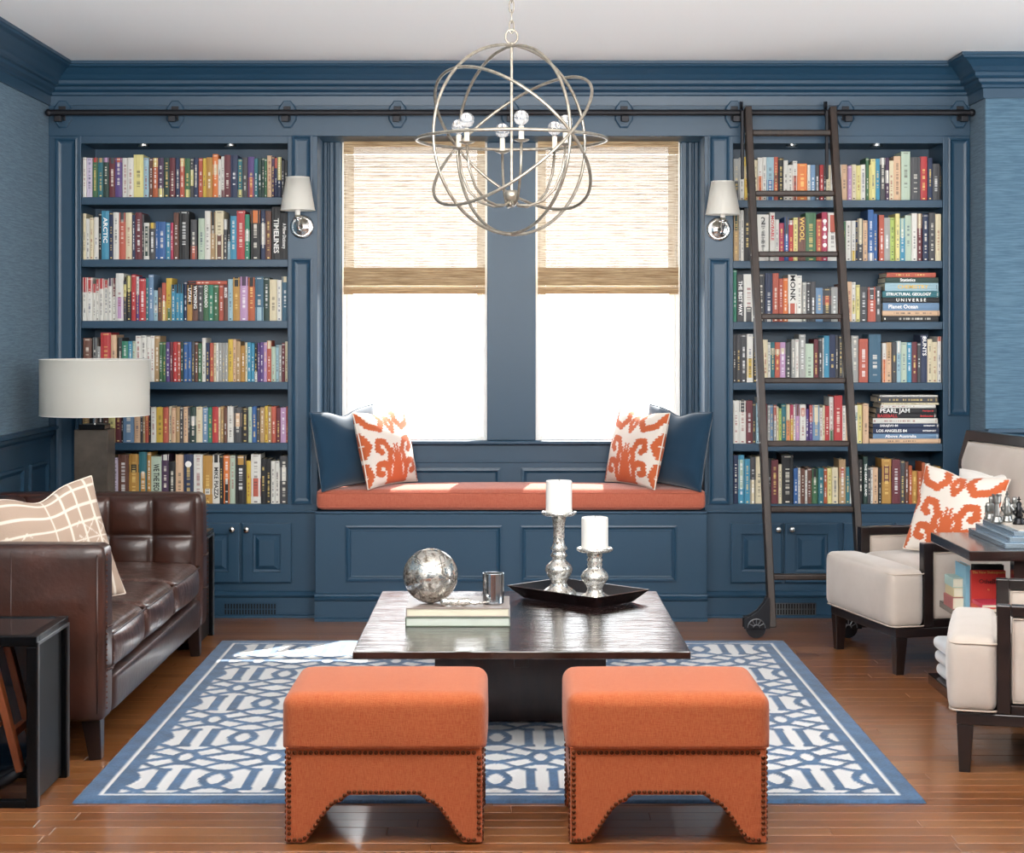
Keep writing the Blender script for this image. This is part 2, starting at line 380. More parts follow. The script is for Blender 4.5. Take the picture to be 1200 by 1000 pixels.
# ------------------------------------------------------------------ windows
glass = bpy.data.materials.new('window_glass'); glass.use_nodes = True; g = NG(glass)
for n in list(g.n):
    if n.type == 'BSDF_PRINCIPLED': g.n.remove(n)
tr = g.add('BsdfTransparent'); gl = g.add('BsdfGlossy'); gl.inputs['Roughness'].default_value = .02; 
ms = g.add('MixShader'); ms.inputs[0].default_value = .04; g.link(tr.outputs[0], ms.inputs[1]); g.link(gl.outputs[0], ms.inputs[2]); g.link(ms.outputs[0], g.n['Material Output'].inputs['Surface'])
def blind_mat():
    m = bpy.data.materials.new('woven_reed_shade'); m.use_nodes = True; g = NG(m)
    b = g.n['Principled BSDF']; b.inputs['Roughness'].default_value = .85; b.inputs['Specular IOR Level'].default_value = .1
    tc = g.add('TexCoord'); mp = g.add('Mapping'); mp.inputs['Scale'].default_value = (9, 1, 240); g.link(tc.outputs['Object'], mp.inputs['Vector'])
    n = g.add('TexNoise', Scale=1.0, Detail=4.0, Roughness=.7); g.link(mp.outputs[0], n.inputs['Vector'])
    r = g.add('ValToRGB'); e = r.color_ramp.elements
    e[0].position = .30; e[0].color = (*lin('#2e2016'), 1); e[1].position = .43; e[1].color = (*lin('#b89c78'), 1)
    e2 = r.color_ramp.elements.new(.54); e2.color = (*lin('#e6dccb'), 1)
    g.link(n.outputs['Fac'], r.inputs['Fac']); g.link(r.outputs['Color'], b.inputs['Base Color'])
    tl = g.add('BsdfTranslucent'); g.link(r.outputs['Color'], tl.inputs['Color'])
    m1 = g.add('MixShader'); m1.inputs[0].default_value = .14; g.link(b.outputs[0], m1.inputs[1]); g.link(tl.outputs[0], m1.inputs[2])
    g.link(m1.outputs[0], g.n['Material Output'].inputs['Surface'])
    return m
M['reed'] = blind_mat()
M['reed_fold'] = mat('folded_reed', '#cfb48e', .85, var='#8a6c4e', vscale=1.0, vstretch=(7, 1, 230), spec=.1)
M['tape'] = mat('shade_liner', '#c9b091', .9)
def window(i, x0, x1):
    z0, z1 = SZ, 2.42
    fr = MB(); fw = .022; y0 = YB+.01; y1 = YB+.10
    fr.box(x0, x0+fw, y0, y1, z0, z1); fr.box(x1-fw, x1, y0, y1, z0, z1); fr.box(x0+fw, x1-fw, y0, y1, z1-fw, z1); fr.box(x0+fw, x1-fw, y0, y1, z0, z0+.012)
    f = struct(fr.build('window_%d' % i, M['white'], bevel=.002))
    a, b_ = x0+fw+.001, x1-fw-.001
    for nm, za, zb, yy in (('sash', z0+.013, 1.63, YB+.03), ('sash', 1.60, z1-fw-.001, YB+.066)):
        s = MB(); t = .030
        s.box(a, a+t, yy, yy+.032, za, zb); s.box(b_-t, b_, yy, yy+.032, za, zb); s.box(a+t, b_-t, yy, yy+.032, za, za+.02); s.box(a+t, b_-t, yy, yy+.032, zb-t, zb)
        so = s.build(nm, M['white'], f, bevel=.003)
        MB().box(a+t, b_-t, yy+.014, yy+.018, za+.02, zb-t).build('pane', glass, so)
window(1, -.846, -.112); window(2, .132, .862)
# flat and fluted casings inside the recess, sill, apron and panels
cs = MB()
for s in (-1, 1):
    xo = .9375 if s < 0 else .952
    for k, (a, b_, d) in enumerate(((.0, .020, .020), (.020, .032, .012), (.032, .052, .024), (.052, .060, .014), (.060, .086, .026))):
        xa, xb = xo-a, xo-b_
        xa, xb = (s*xa, s*xb); cs.box(min(xa, xb), max(xa, xb), YB-d, YB, SZ+.0, OPZ)
struct(cs.build('trim_6', M['paint'], bevel=.003, seg=2))
struct(MB().box(-.112, .132, YB-.022, YB, SZ, OPZ).build('trim_7', M['paint'], bevel=.004))
struct(MB().box(-.937, .9515, YB-.06, YB, SZ-.018, SZ).build('trim_8', M['paint'], bevel=.005))
ap = MB().box(-.937, .9515, YB-.016, YB, .53, SZ-.018)
ap = struct(ap.build('trim_9', M['paint']))
for a, b_ in ((-.84, -.045), (.06, .84)):
    MB().rings(a, b_, .55, .71, YB-.016, [(0, 0), (0, -.008), (.014, -.01), (.026, -.001), (.032, -.001)]).build('apron_panel', M['paint'], ap)
MB().box(-.93, .93, YB-.022, YB-.015, .735, .742).build('apron_bead', M['paint'], ap, bevel=.002)
# woven shades
def shade(x0, x1, lab):
    t = thing('woven_window_shade', lab, 'window shade', ((x0+x1)/2, YB-.045, 2.36), 0, 'woven wood shades in the window bay')
    w_ = (x1-x0)/2-.004; b = MB(); z = -.075
    k = 0
    while z > -.70:                    # single reeds, slightly uneven
        h = .0062; dy = .0012*math.sin(k*1.7)+random.uniform(-.0006, .0006)
        b.box(-w_, w_, dy-.0012, dy+.0012, z-h, z-.0006); z -= h; k += 1
    b.build('reed_field', M['reed'], t, kind='stuff')
    v = MB()
    for k in range(9): v.box(-w_, w_, -.012+random.uniform(-.001, .001), -.008, -.008*(k+1), -.008*k-.0008)
    v.build('valance_reeds', M['reed_fold'], t, kind='stuff')
    MB().box(-w_+.002, w_-.002, -.006, .02, -.03, -.001).build('headrail', M['tape'], t)
    f = MB(); k = 0; z = -.645
    for y_, za, zb in ((-.016, -.64, -.735), (-.026, -.735, -.762)):
        z = za
        while z > zb+.004: f.box(-w_, w_, y_-random.uniform(0, .002), y_+.010, z-.0065, z-.0007); z -= .0072
    for z in (-.66, -.70, -.745): f.box(-w_, w_, -.004, .006, z-.03, z)
    f.build('folded_hem', M['reed_fold'], t, kind='stuff')
shade(-.836, -.118, 'woven reed shade half lowered over the left window')
shade(.138, .852, 'woven reed shade half lowered over the right window')
# ------------------------------------------------------------------ bookcases
SL = [2.054, 1.750, 1.450, 1.151, .853]; SR = [2.040, 1.743, 1.445, 1.148, .849]; BZ = .554
PANEL = [(0, 0), (0, -.010), (.008, -.012), (.016, -.004), (.026, -.001), (.03, -.0005)]
def bookcase(side):
    s = 'left' if side < 0 else 'right'
    if side < 0: xa, xb, ia, ib = WL+.001, -.9375, -2.092, -1.083; SH = SL
    else: xa, xb, ia, ib = .952, WR-.001, 1.092, 2.117; SH = SR
    t = thing('built_in_bookcase', 'tall blue built-in bookcase full of books %s of the window bay' % s, 'bookcase', ((xa+xb)/2, YF+.15, 0), 0)
    ox, oy = (xa+xb)/2, YF+.15
    def B(mb, name, m=M['paint'], par=t, **k):
        if par is t: mb.xf(Matrix.Translation((-ox, -oy, 0)))
        return mb.build(name, m, par, **k)
    B(MB().box(ia-.02, ib+.02, YB+.0, YB+.008, .5, OPZ), 'back_panel')
    B(MB().box(xa, ia, YF, YB, .60, OPZ), 'side_stile', bevel=.002)
    B(MB().box(ib, xb, YF, YB, .60, OPZ), 'side_stile', bevel=.002)
    for z in SH: B(MB().box(ia+.0006, ib-.0006, YF+.004, YB, z-.037, z), 'shelf', bevel=.002)
    B(MB().box(xa, xb, YF, YB, .52, BZ), 'base_shelf', bevel=.002)
    B(MB().box(ia-.0, ib+.0, YF, YB, BZ, .60), 'filler') if False else None
    B(MB().box(xa, ia, YF, YB, BZ, .60), 'stile_foot'); B(MB().box(ib, xb, YF, YB, BZ, .60), 'stile_foot')
    # ledge and lower carcass
    B(MB().box(xa, xb, YF-.012, YF, .512, .526), 'ledge_moulding', bevel=.004)
    B(MB().box(xa, xb, YF+.004, YB, .09, .52), 'lower_carcass')
    # pilaster panels
    cols = (((65, 91), (162, 590)),) if side < 0 else (((1111, 1136), (162, 487)),)
    for (p0, p1), (q0, q1) in cols: B(MB().rings(X(p0, YF), X(p1, YF), Z(q1, YF), Z(q0, YF), YF, PANEL), 'pilaster_panel')
    pp = (342, 366) if side < 0 else (830, 855)
    for q0, q1 in ((159, 240), (303, 591)): B(MB().rings(X(pp[0], YF), X(pp[1], YF), Z(q1, YF), Z(q0, YF), YF, PANEL), 'pilaster_panel')
    # doors
    D = [(98, 156), (158, 216), (222, 281), (284, 342)] if side < 0 else [(856, 916), (919, 982), (988, 1046), (1049, 1108)]
    knob = [155, 161, 273, 290] if side < 0 else [911, 927, 1040, 1056]
    for (p0, p1), kx in zip(D, knob):
        x0, x1 = X(p0, YF), X(p1, YF); z0, z1 = .171, .4625
        d = B(MB().rings(x0, x1, z0, z1, YF-.016, [(0, .016), (0, 0.003), (.006, 0), (.052, 0), (.054, .010), (.062, .011), (.066, .011), (.084, -.001), (.09, -.001)]), 'door')
        k = MB().lathe([(.006, 0), (.006, -.012), (.012, -.016), (.0155, -.022), (.015, -.029), (.010, -.033), (.0001, -.034)], 16, (X(kx, YF)-ox, YF-.016-oy, Z(620, YF)), 'y')
        k.build('knob', M['chrome'], d, smooth=True)
    # base
    p = [(0,0),(.022,0),(.022,.012),(.012,.016),(.012,.098),(.02,.102),(.024,.112),(.016,.120),(.010,.126),(0,.13)]
    B(sweep([(d_, z_) for d_, z_ in p], [(xa, YF+.004), (xb, YF+.004)]), 'plinth_moulding')
    # floor vent grille
    g0, g1 = ((263, 324) if side < 0 else (897, 955))
    gx0, gx1, gz0, gz1 = X(g0, YF), X(g1, YF), Z(720.5, YF), Z(707, YF)
    gv = B(MB().box(gx0, gx1, YF-.0100, YF-.0080, gz0, gz1), 'vent_grille', M['dark_void'])
    q = MB(); n = 18
    for k in range(n+1): x = gx0+(gx1-gx0)*k/n; q.box(x-.0028, x+.0028, YF-.0125, YF-.0095, gz0, gz1)
    for z in (gz0, (gz0+gz1)/2, gz1): q.box(gx0-.004, gx1+.004, YF-.0125, YF-.0095, z-.002, z+.002)
    q.xf(Matrix.Translation((-ox, -oy, 0))); q.build('vent_bars', M['paint'] if side < 0 else M['stainless'], gv, kind='stuff')
    # puck lights under the head
    for px in ((168, 270) if side < 0 else (928, 1027)):
        u = tag(MB().lathe([(.030, 0), (.030, -.008), (.024, -.011), (.0001, -.011)], 20, (0, 0, 0)).build('puck_light', M['chrome'], None, smooth=False, loc=(X(px, YF+.06), YF+.06, OPZ-.0355)),
            'small round metal puck light under %s bookcase head, %s one' % (s, 'left' if px in (168, 928) else 'right'), 'light', 'puck lights')
    # lintel inside the opening to which pucks are fixed
    B(MB().box(ia, ib, YF+.003, YB, OPZ-.035, OPZ), 'lintel')
bookcase(-1); bookcase(1)
# ------------------------------------------------------------------ window seat
YS = 8.647
ws = thing('panelled_bench', 'blue panelled window seat built in beneath the two windows', 'bench', (0, YS+.2, 0))
def W_(mb, name, **k): return mb.xf(Matrix.Translation((0, -YS-.2, 0))).build(name, M['paint'], ws, **k)
sx0, sx1 = X(369, YS), X(828.5, YS)
W_(MB().box(sx0, sx1, YS, YF-.0005, 0, .515), 'seat_box', bevel=.003)
W_(MB().box(-.936, .951, YF-.0005, YB, .3, .515), 'seat_box_rear')
W_(MB().box(sx0, sx1, YS-.004, YF-.0005, .516, .529), 'seat_lid', bevel=.004)
W_(MB().box(-.936, .951, YF-.0005, YB-.017, .516, .529), 'seat_lid_rear')
for p0, p1 in ((405, 588), (610, 793)):
    W_(MB().rings(X(p0, YS), X(p1, YS), Z(682, YS), Z(616, YS), YS, [(0, 0), (0, -.007), (.008, -.009), (.014, -.003), (.02, .0), (.024, -.002), (.028, -.0005)]), 'front_panel')
W_(sweep([(0,0),(.024,0),(.024,.014),(.014,.018),(.014,.098),(.022,.102),(.026,.114),(.014,.122),(.010,.13),(0,.134)], [(sx0, YF), (sx0, YS), (sx1, YS), (sx1, YF)][1:3]), 'plinth_moulding')
# seat cushion
cu = thing('bench_cushion', 'long rust orange cushion on the window seat', 'cushion', (0, 8.84, .5295))
x0, x1 = X(370, 8.64), X(827.5, 8.64)
MB().rbox((x0+x1)/2, -.0, .053, x1-x0, .385, .098, .03, 22, (.0, .004, .020), .0045).build('cushion_body', M['rust'], cu, smooth=True)
def rectloop(x0, x1, y0, y1, z, r, n=5):
    P = []
    for cx, cy, a0 in ((x1-r, y1-r, 0), (x0+r, y1-r, 90), (x0+r, y0+r, 180), (x1-r, y0+r, 270)):
        for k in range(n+1): a = math.radians(a0+90*k/n); P.append((cx+r*math.cos(a), cy+r*math.sin(a), z))
    return P
for z in (.020, .089):
    MB().tube(rectloop(x0+.004, x1-.004, -.190, .188, z, .03), .0035, 6, True).build('piping', M['rust'], cu, smooth=True)
# ------------------------------------------------------------------ books
PAL = dict(w='#e9e6dd', c='#e8dab4', y='#dfb92c', Y='#ece08c', o='#ec7c20', r='#c4282c', m='#6f2632', p='#c79ac6', v='#5c4088', b='#2462a6', n='#1c2f56', u='#9fc4d2',
           t='#1d7480', g='#3d7048', d='#1f4038', G='#bccfb8', k='#17171b', K='#47474b', s='#a9a9a4', B='#704434', T='#be9a68', C='#c8583e', P='#e6bc94', q='#3094b8',
           l='#b8d062', x='#4a2c50', L='#d9cbe2', S='#6d93b8', A='#c48f30', O='#c05a24', R='#c03058', H='#2a8a6c', Q='#2f6480')
NAME = dict(w='white', c='cream', y='yellow', Y='pale yellow', o='orange', r='red', m='maroon', p='mauve', v='purple', b='blue', n='navy', u='pale blue', t='teal', g='green', d='dark green',
            G='pale green', k='black', K='charcoal', s='grey', B='brown', T='tan', C='brick red', P='peach', q='turquoise', l='lime green', x='plum', L='lilac', S='steel blue', A='golden',
            O='rust', R='raspberry', H='emerald', Q='slate blue')
# every shelf: zoom origin x, then  s=start  e top colour [second colour from to]  g=gap
ROWS = {
 ('left', 1): (172, 568, [(90, 's45,105 120 w,175 122 L,232 122 g r .88 1,297 122 t T .9 1,360 122 d p .88 1,430 122 m K .85 1,508 122 v C .9 1,570 122 w,640 122 w,752 88 Y,810 122 u,855 125 B,912 125 O Y .78 1,978 125 x Y 0 .22,1045 125 d,1108 125 m,1160 125 n,1211 128 C Y .78 1'),
   (215, 's14,75 130 g Y 0 .2,115 128 K Y .3 .7,165 125 n,215 125 C,255 128 y,325 118 A,385 80 o c .53 .75,420 135 w,458 105 w m 0 .2,530 90 m,610 92 n,662 135 t Y 0 .2,722 120 K,795 110 v C 0 .5,838 130 t,880 130 d,912 120 d,938 130 g,992 95 P,1025 105 x,1055 125 n C .75 1,1100 115 n Y .42 1,1130 145 K,1175 150 k')]),
 ('left', 2): (240, 608, [(90, 's45,100 90 c,145 148 w,188 138 c,240 132 w,275 85 k,360 60 q,410 75 n,475 78 w,550 82 C K .8 1,618 80 c,652 105 n,730 78 m,752 100 K,812 195 w d .1 .9,882 195 K y .85 1,915 180 b,1000 185 b,1055 195 q,1085 195 R,1145 80 B'),
   (215, 's-48,60 62 k,g78,150 160 K C 0 .35,g165,235 145 G,300 60 w,355 70 T k .55 1,450 60 c B 0 .5,492 155 K w .75 1,525 150 k u 0 .45,595 118 q,690 58 r,742 100 H w .4 .65,g752,858 55 k o .74 1,g870,920 60 n w .3 .75,985 62 B,g990,1090 15 k,1175 80 k')]),
 ('left', 3): (314, 592, [(90, 's60,112 105 w r .67 1,175 105 w r .67 1,210 175 w r .75 1,245 125 w r .73 1,300 118 w r .75 1,350 135 w r .8 1,395 112 w x .8 1,440 110 w m .55 1,525 60 w p .05 .5,555 145 K Y .6 .9,615 85 k Y .65 1,665 72 r,700 95 v w .6 1,775 118 r,805 110 t,860 72 S,910 250 u w .25 .5,955 220 B,1000 165 C Y 0 .5,1065 112 y g 0 .3,1110 185 q k .8 1,1155 180 q k .75 1,1195 180 q k .75 1'),
   (215, 's0,40 150 n,100 188 A k .45 1,165 188 B k .3 1,222 188 K,282 188 g,338 188 H,395 188 g,450 188 C,500 188 B m .6 1,555 125 u,635 105 A k .8 1,725 97 p x .8 1,805 105 O k .8 1,900 98 Q u 0 .3,965 105 d,1052 128 c,1105 135 w,1175 95 Q c .88 1')]),
 ('left', 4): (385, 602, [(90, 's70,165 110 B,g180,225 105 s K .5 1,265 205 s,385 50 r,445 75 P,g460,505 105 K,575 145 H,625 145 q,658 145 G k 0 .5,720 85 w,780 80 w,825 95 w,868 85 w,930 88 T,965 155 g,1000 155 g,1048 155 v,1080 155 m,1128 155 r,1168 155 C,1196 155 d'),
   (215, 's0,50 155 b,92 155 b,127 150 K,165 155 B,205 170 g,248 110 w,292 165 n,338 165 C,368 165 c,395 165 w,435 165 s,465 165 s,500 165 s,555 125 y,590 125 P,640 150 T,695 195 A,718 160 c,760 160 q,800 170 q,830 170 k w 0 .25,860 165 v,900 160 v,935 160 p,985 140 C c .8 1,1035 208 G,1068 190 u,1105 190 s,1140 165 m,1178 150 c')]),
 ('left', 5): (458, 585, [(90, 's60,135 190 T,180 190 k,240 190 K,295 185 k,355 190 B,430 190 Y,500 190 m,520 190 k,645 190 S,715 190 P,745 190 K,770 195 T,810 190 C,835 190 k,890 190 w,970 190 y,1030 190 C,1065 180 c,1115 195 P,1160 185 T,1198 180 K'),
   (215, 's0,50 185 P,70 190 K,140 185 d w .5 .75,210 185 c,272 195 S,325 190 H,392 185 r,412 190 c,455 180 T,490 190 B,562 180 w,655 190 K P .45 .85,730 190 k,770 185 G,825 180 b,860 190 K,912 190 T,948 175 y,990 180 T,1040 180 C,1090 190 m,1155 190 p,1180 180 C')]),
 ('left', 6): (526, 625, [(90, 's290,345 100 k,410 90 T,462 110 L,580 75 B,692 70 A k .62 .78,790 45 t A .15 .6,835 50 A,950 95 G,1032 75 x w .88 1,1110 155 k,1200 75 P'),
   (215, 's4,110 70 n,215 72 w,325 85 A w .18 .32,405 75 w k .84 1,445 80 k,520 85 o k 0 .5,585 85 G,705 85 k A .82 1,755 145 y,865 72 w C .15 .5,925 125 k,985 125 k,1030 145 w,1080 145 w,1185 90 K w .48 .75')]),
 ('right', 1): (172, 598, [(858, 's15,85 130 s K 0 .45,140 115 w,190 108 y c .5 .8,245 120 w,285 145 c,340 120 w o 0 .58,385 115 w,470 115 u b 0 .48,518 110 C B .4 .62,578 118 k,630 150 w,682 200 w,735 155 w C 0 .62,845 185 o,880 200 w,935 200 S,985 200 K,1030 200 r,1060 200 K,1110 200 c,1140 200 w,1198 200 c'),
   (983, 's0,30 195 w,98 195 P,145 210 p,198 195 c,250 205 Y,305 195 w,340 120 g,355 200 Y,412 135 Y,465 130 q,525 120 K w .85 1,568 120 x w .4 .7,622 150 c,702 100 P,805 50 G,918 115 K,1000 105 r,1055 120 n,1140 185 K,1175 210 k')]),
 ('right', 2): (240, 632, [(858, 's15,75 85 T d .62 1,100 60 s,135 60 w,205 40 k,255 60 w,g285,415 110 w,g425,485 85 w,530 165 w,588 205 R,638 135 b K .6 1,690 175 r w .9 1,740 145 Y,830 140 B,950 88 g,1010 160 C,1075 85 R,1180 90 w C .6 .95'),
   (983, 's40,80 190 g,140 180 w,188 180 w y 0 .25,215 165 n,275 155 K c .4 1,328 175 P,392 55 b w 0 .15,440 100 b,g455,512 115 C,582 145 s,635 145 l,685 100 Y,748 150 q G .55 1,820 120 G,882 95 w,935 100 m c .7 1,g950,1015 105 n,1085 90 K,1150 105 c')]),
 ('right', 3): (312, 625, [(858, 's12,55 40 H,130 95 K,250 90 w K 0 .3,g290,370 85 K,455 80 n w 0 .17,525 80 C,575 140 C,630 135 o,730 95 w C .18 .4,788 105 w,835 180 s,880 175 K,940 175 K,1020 245 S,1115 245 K C .5 .75,1190 235 s'),
   (983, 's0,70 200 B,g90,145 175 P,195 180 w Y .2 .55,240 210 Y,325 230 K,415 235 C K .65 1,480 225 K')]),
 ('right', 4): (384, 615, [(858, 's10,48 75 K,98 75 K,165 75 K,235 72 w y .1 .5,280 90 k,345 100 w,400 135 c,435 165 w,482 165 t c .7 .85,540 165 C c .7 .82,605 165 p c .72 .85,665 165 K,710 130 s,752 130 w,825 75 s,915 180 G,g920,970 130 m,g975,1020 120 K,1035 115 w,1095 90 q,1165 80 n,1200 90 K'),
   (983, 's2,45 90 K,120 100 s,g145,225 90 s,328 125 C,g340,480 75 Q,g490,535 175 w o 0 .58,597 165 P T .6 1,650 160 K,703 150 u w .7 1,768 165 G,825 165 q,885 160 m,925 170 K,998 80 n,1055 130 c,1112 160 c,1165 100 w C .9 1')]),
 ('right', 5): (456, 612, [(858, 's10,78 130 w,155 130 w K .75 1,230 130 m,270 160 K,305 160 u,345 100 w,400 170 m,430 180 s,465 180 S,500 180 s C .6 1,525 200 c,555 220 l,610 170 t,650 175 c o 0 .6,690 180 R y 0 .65,715 175 w,760 175 p B .7 1,830 175 w C .7 .9,865 225 v,905 180 v C .55 1,985 180 S c .55 1,1020 210 w,1045 185 c,1095 190 r,1145 90 w g 0 .3,1240 75 r'),
   (983, 's40,80 190 w,165 185 P,215 185 w t .62 .82,268 180 Y,335 165 P')]),
 ('right', 6): (528, 615, [(858, 's12,70 70 n,138 70 q G .3 .9,200 112 q,265 90 K c 0 .5,345 88 c,g400,440 110 k,520 125 m,558 175 c,690 70 k,740 215 b,770 215 w,820 220 B,845 240 w,900 215 B,968 225 g k .75 1,1030 215 t,1075 220 O,1125 218 Y,1195 210 c'),
   (983, 's5,80 120 T C .6 .82,128 205 t,215 210 w,g225,275 120 k,325 85 d,360 205 K,385 210 w,445 210 P,480 215 k,g485,597 115 A m .5 .85,692 120 m,748 130 K,788 145 B,825 190 O,885 250 A,938 250 O,975 155 O,1035 165 K w .85 1,1078 200 c,1150 200 A r 0 .85')]),
}
ORD = ['', 'top', 'second', 'third', 'fourth', 'fifth', 'bottom']
NTH = 'first second third fourth fifth sixth seventh eighth ninth tenth eleventh twelfth thirteenth fourteenth fifteenth sixteenth seventeenth eighteenth nineteenth twentieth'.split()
def nth(k):
    tens = {20: 'twenty', 30: 'thirty', 40: 'forty', 50: 'fifty'}
    if k <= 20: return NTH[k-1]
    t, u = k//10*10, k % 10
    return tens[t]+'-'+NTH[u-1] if u else {30: 'thirtieth', 40: 'fortieth', 50: 'fiftieth'}[t]
def shade_c(c, k): return tuple(max(0, min(1, v*k)) for v in c)
def book_mesh(w_, h, d, col, col2, lo, hi, rnd, mb=None, off=(0, 0, 0), plain=False):
    """cover (boards + rounded printed spine) facing -Y; base at z=0, centred in x, spine at y=0"""
    mb = mb or MB(); mute = lambda c: tuple(.80*(v*.9+.1*(sum(c)/3)) for v in c); c1 = mute(lin(PAL[col])); c2 = mute(lin(PAL[col2])) if col2 else c1
    lum = c1[0]*.3+c1[1]*.6+c1[2]*.1
    ink = lin(rnd.choice(['#efe9da', '#e6c878', '#f2f2f0'])) if lum < .35 else lin(rnd.choice(['#2a2a33', '#3a2a28', '#22335a', '#8a2b2b']))
    t = min(.0022, w_*.18); rr = min(.004, w_*.2); ox, oy, oz = off
    # spine grid: 3 columns, n rows
    n = max(8, int(h/.0055)); xs = [-w_/2, -w_/2+w_*.33, w_/2-w_*.33, w_/2]; ys = [rr, 0, 0, rr]
    v = []; f = []; cs = []
    for i in range(n+1):
        for x, y in zip(xs, ys): v.append((ox+x, oy+y, oz+h*i/n))
    t0 = rnd.uniform(.12, .3); t1 = rnd.uniform(.6, .92); band = rnd.random() < .3; foot = rnd.random() < .5
    for i in range(n):
        q = (i+.5)/n; base = c2 if (col2 and lo <= q <= hi) else c1
        bl = base[0]*.3+base[1]*.6+base[2]*.1
        ik = ink if abs(bl-(ink[0]*.3+ink[1]*.6+ink[2]*.1)) > .12 else (lin('#26262c') if bl > .3 else lin('#e8e2d2'))
        for k in range(3):
            cc = base
            if not plain and k == 1 and t0 < q < t1 and rnd.random() < .6: 
                mixf = rnd.uniform(.25, .75); cc = tuple(a*(1-mixf)+b*mixf for a, b in zip(base, ik))
            elif not plain and foot and k == 1 and i == 1: cc = ik
            elif band and i in (n-2,): cc = tuple(a*.5+b*.5 for a, b in zip(base, ik))
            f.append((i*4+k, i*4+k+1, (i+1)*4+k+1, (i+1)*4+k)); cs.append(cc)
    o = len(mb.v); mb.v += v; mb.f += [tuple(a+o for a in q) for q in f]; mb.c += cs
    # boards
    for s in (-1, 1):
        xa, xb = sorted((s*w_/2, s*(w_/2-t)))
        mb.box(ox+xa, ox+xb, oy+rr, oy+d, oz, oz+h, c1)
    mb.box(ox-w_/2+t, ox+w_/2-t, oy+rr*.3, oy+rr+t, oz, oz+h, c1)
    return mb
def pages_mesh(w_, h, d, mb=None, off=(0, 0, 0), c=None):
    mb = mb or MB(); t = min(.0022, w_*.18); rr = min(.004, w_*.2); a = off
    return mb.box(a[0]-w_/2+t+.0002, a[0]+w_/2-t-.0002, a[1]+rr+t+.0003, a[1]+d-.004, a[2]+.003, a[2]+h-.004, c)
TITLES = {('left', 2, 360, 90): ('ARCTIC', 'ink_w', .6, .5), ('left', 2, 1090, 215): ('TIMELINES', 'ink_w', .45, .5), ('left', 3, 100, 215): ('UTAH', 'ink_w', .72, .75), ('left', 3, 165, 215): ('WYOMING', 'ink_w', .65, .6),
  ('left', 3, 282, 215): ('COLORADO', 'ink_w', .68, .6), ('left', 6, 950, 90): ('WE THE PEOPLE', 'ink_k', .48, .55), ('left', 6, 405, 215): ('MIKE PIAZZA', 'ink_k', .42, .55), ('right', 3, 730, 858): ('MONK', 'ink_k', .72, .75),
  ('right', 3, 130, 858): ('THE BEST WAY', 'ink_w', .5, .5), ('right', 2, 830, 858): ('WOOL', 'ink_g', .72, .6), ('right', 2, 485, 858): ('MOVEABLE', 'ink_r', .68, .5), ('right', 4, 998, 983): ('BUNTS', 'ink_w', .76, .6),
  ('left', 2, 1175, 215): ('A Pillow Dictionary', 'ink_w', .5, .4), ('right', 6, 325, 983): ('THE HEART ISLAND', 'ink_w', .5, .42), ('left', 3, 500, 215): ('BELIZE', 'ink_w', .78, .5)}
YBK = 8.775
books = []
for (side, r), (py0, zb, parts) in ROWS.items():
    SH = (SL if side == 'left' else SR)
    zsh = SH[r-1] if r <= 5 else BZ
    row = []
    for px0, s in parts:
        cur = 0
        for tok in s.split(','):
            if tok[0] in 'sg': cur = float(tok[1:]); continue
            q = tok.split(); e = float(q[0]); top = float(q[1])
            row.append(dict(a=px0+cur/9.6, b=px0+e/9.6, h=(zb-top)/9.6, c=q[2], c2=q[3] if len(q) > 3 else None, lo=float(q[4]) if len(q) > 4 else 0, hi=float(q[5]) if len(q) > 5 else 1, key=(side, r, int(e), px0)))
            cur = e
    lim = (ib_ := (-2.090, -1.085) if side == 'left' else (1.0945, 2.115))
    for k, b in enumerate(row):
        b['x0'] = max(lim[0], X(b['a'], YBK))+.0003; b['x1'] = min(lim[1], X(b['b'], YBK))-.0003
        b['H'] = b['h']*YBK/FP; b['z'] = zsh; b['side'] = side; b['r'] = r; b['k'] = k; b['n'] = len(row)
        b['l'] = row[k-1]['c'] if k else None; b['rt'] = row[k+1]['c'] if k+1 < len(row) else None
        b['score'] = (b['x1']-b['x0'])*b['H']
        # hidden by lamp shade / sofa arm
        m_ = (b['a']+b['b'])/2
        if side == 'left' and r == 4 and m_ < 172: b['score'] *= .35
        if side == 'left' and r == 5 and m_ < 172: b['score'] *= .3
        if b['key'] in TITLES: b['score'] = 9
        if b['x1']-b['x0'] > .004: books.append(b)
books.sort(key=lambda b: -b['score'])
NB = 268
seen = {}
def lab1(b):
    hh = 'tall ' if b['H'] > .222 else ('short ' if b['H'] < .165 else '')
    c = NAME[b['c']]+(' and '+NAME[b['c2']] if b['c2'] else '')
    nb = ''
    if b['l'] and b['rt']:
        nb = ' between %s and %s ones' % (NAME[b['l']], NAME[b['rt']]) if b['l'] != b['rt'] else ' between two %s ones' % NAME[b['l']]
    elif b['l']: nb = ' at the right end'
    else: nb = ' at the left end'
    return '%s%s book%s, %s shelf, %s bookcase' % (hh, c, nb, ORD[b['r']], b['side'])
for b in books: L_ = lab1(b); seen[L_] = seen.get(L_, 0)+1
rest = MB()
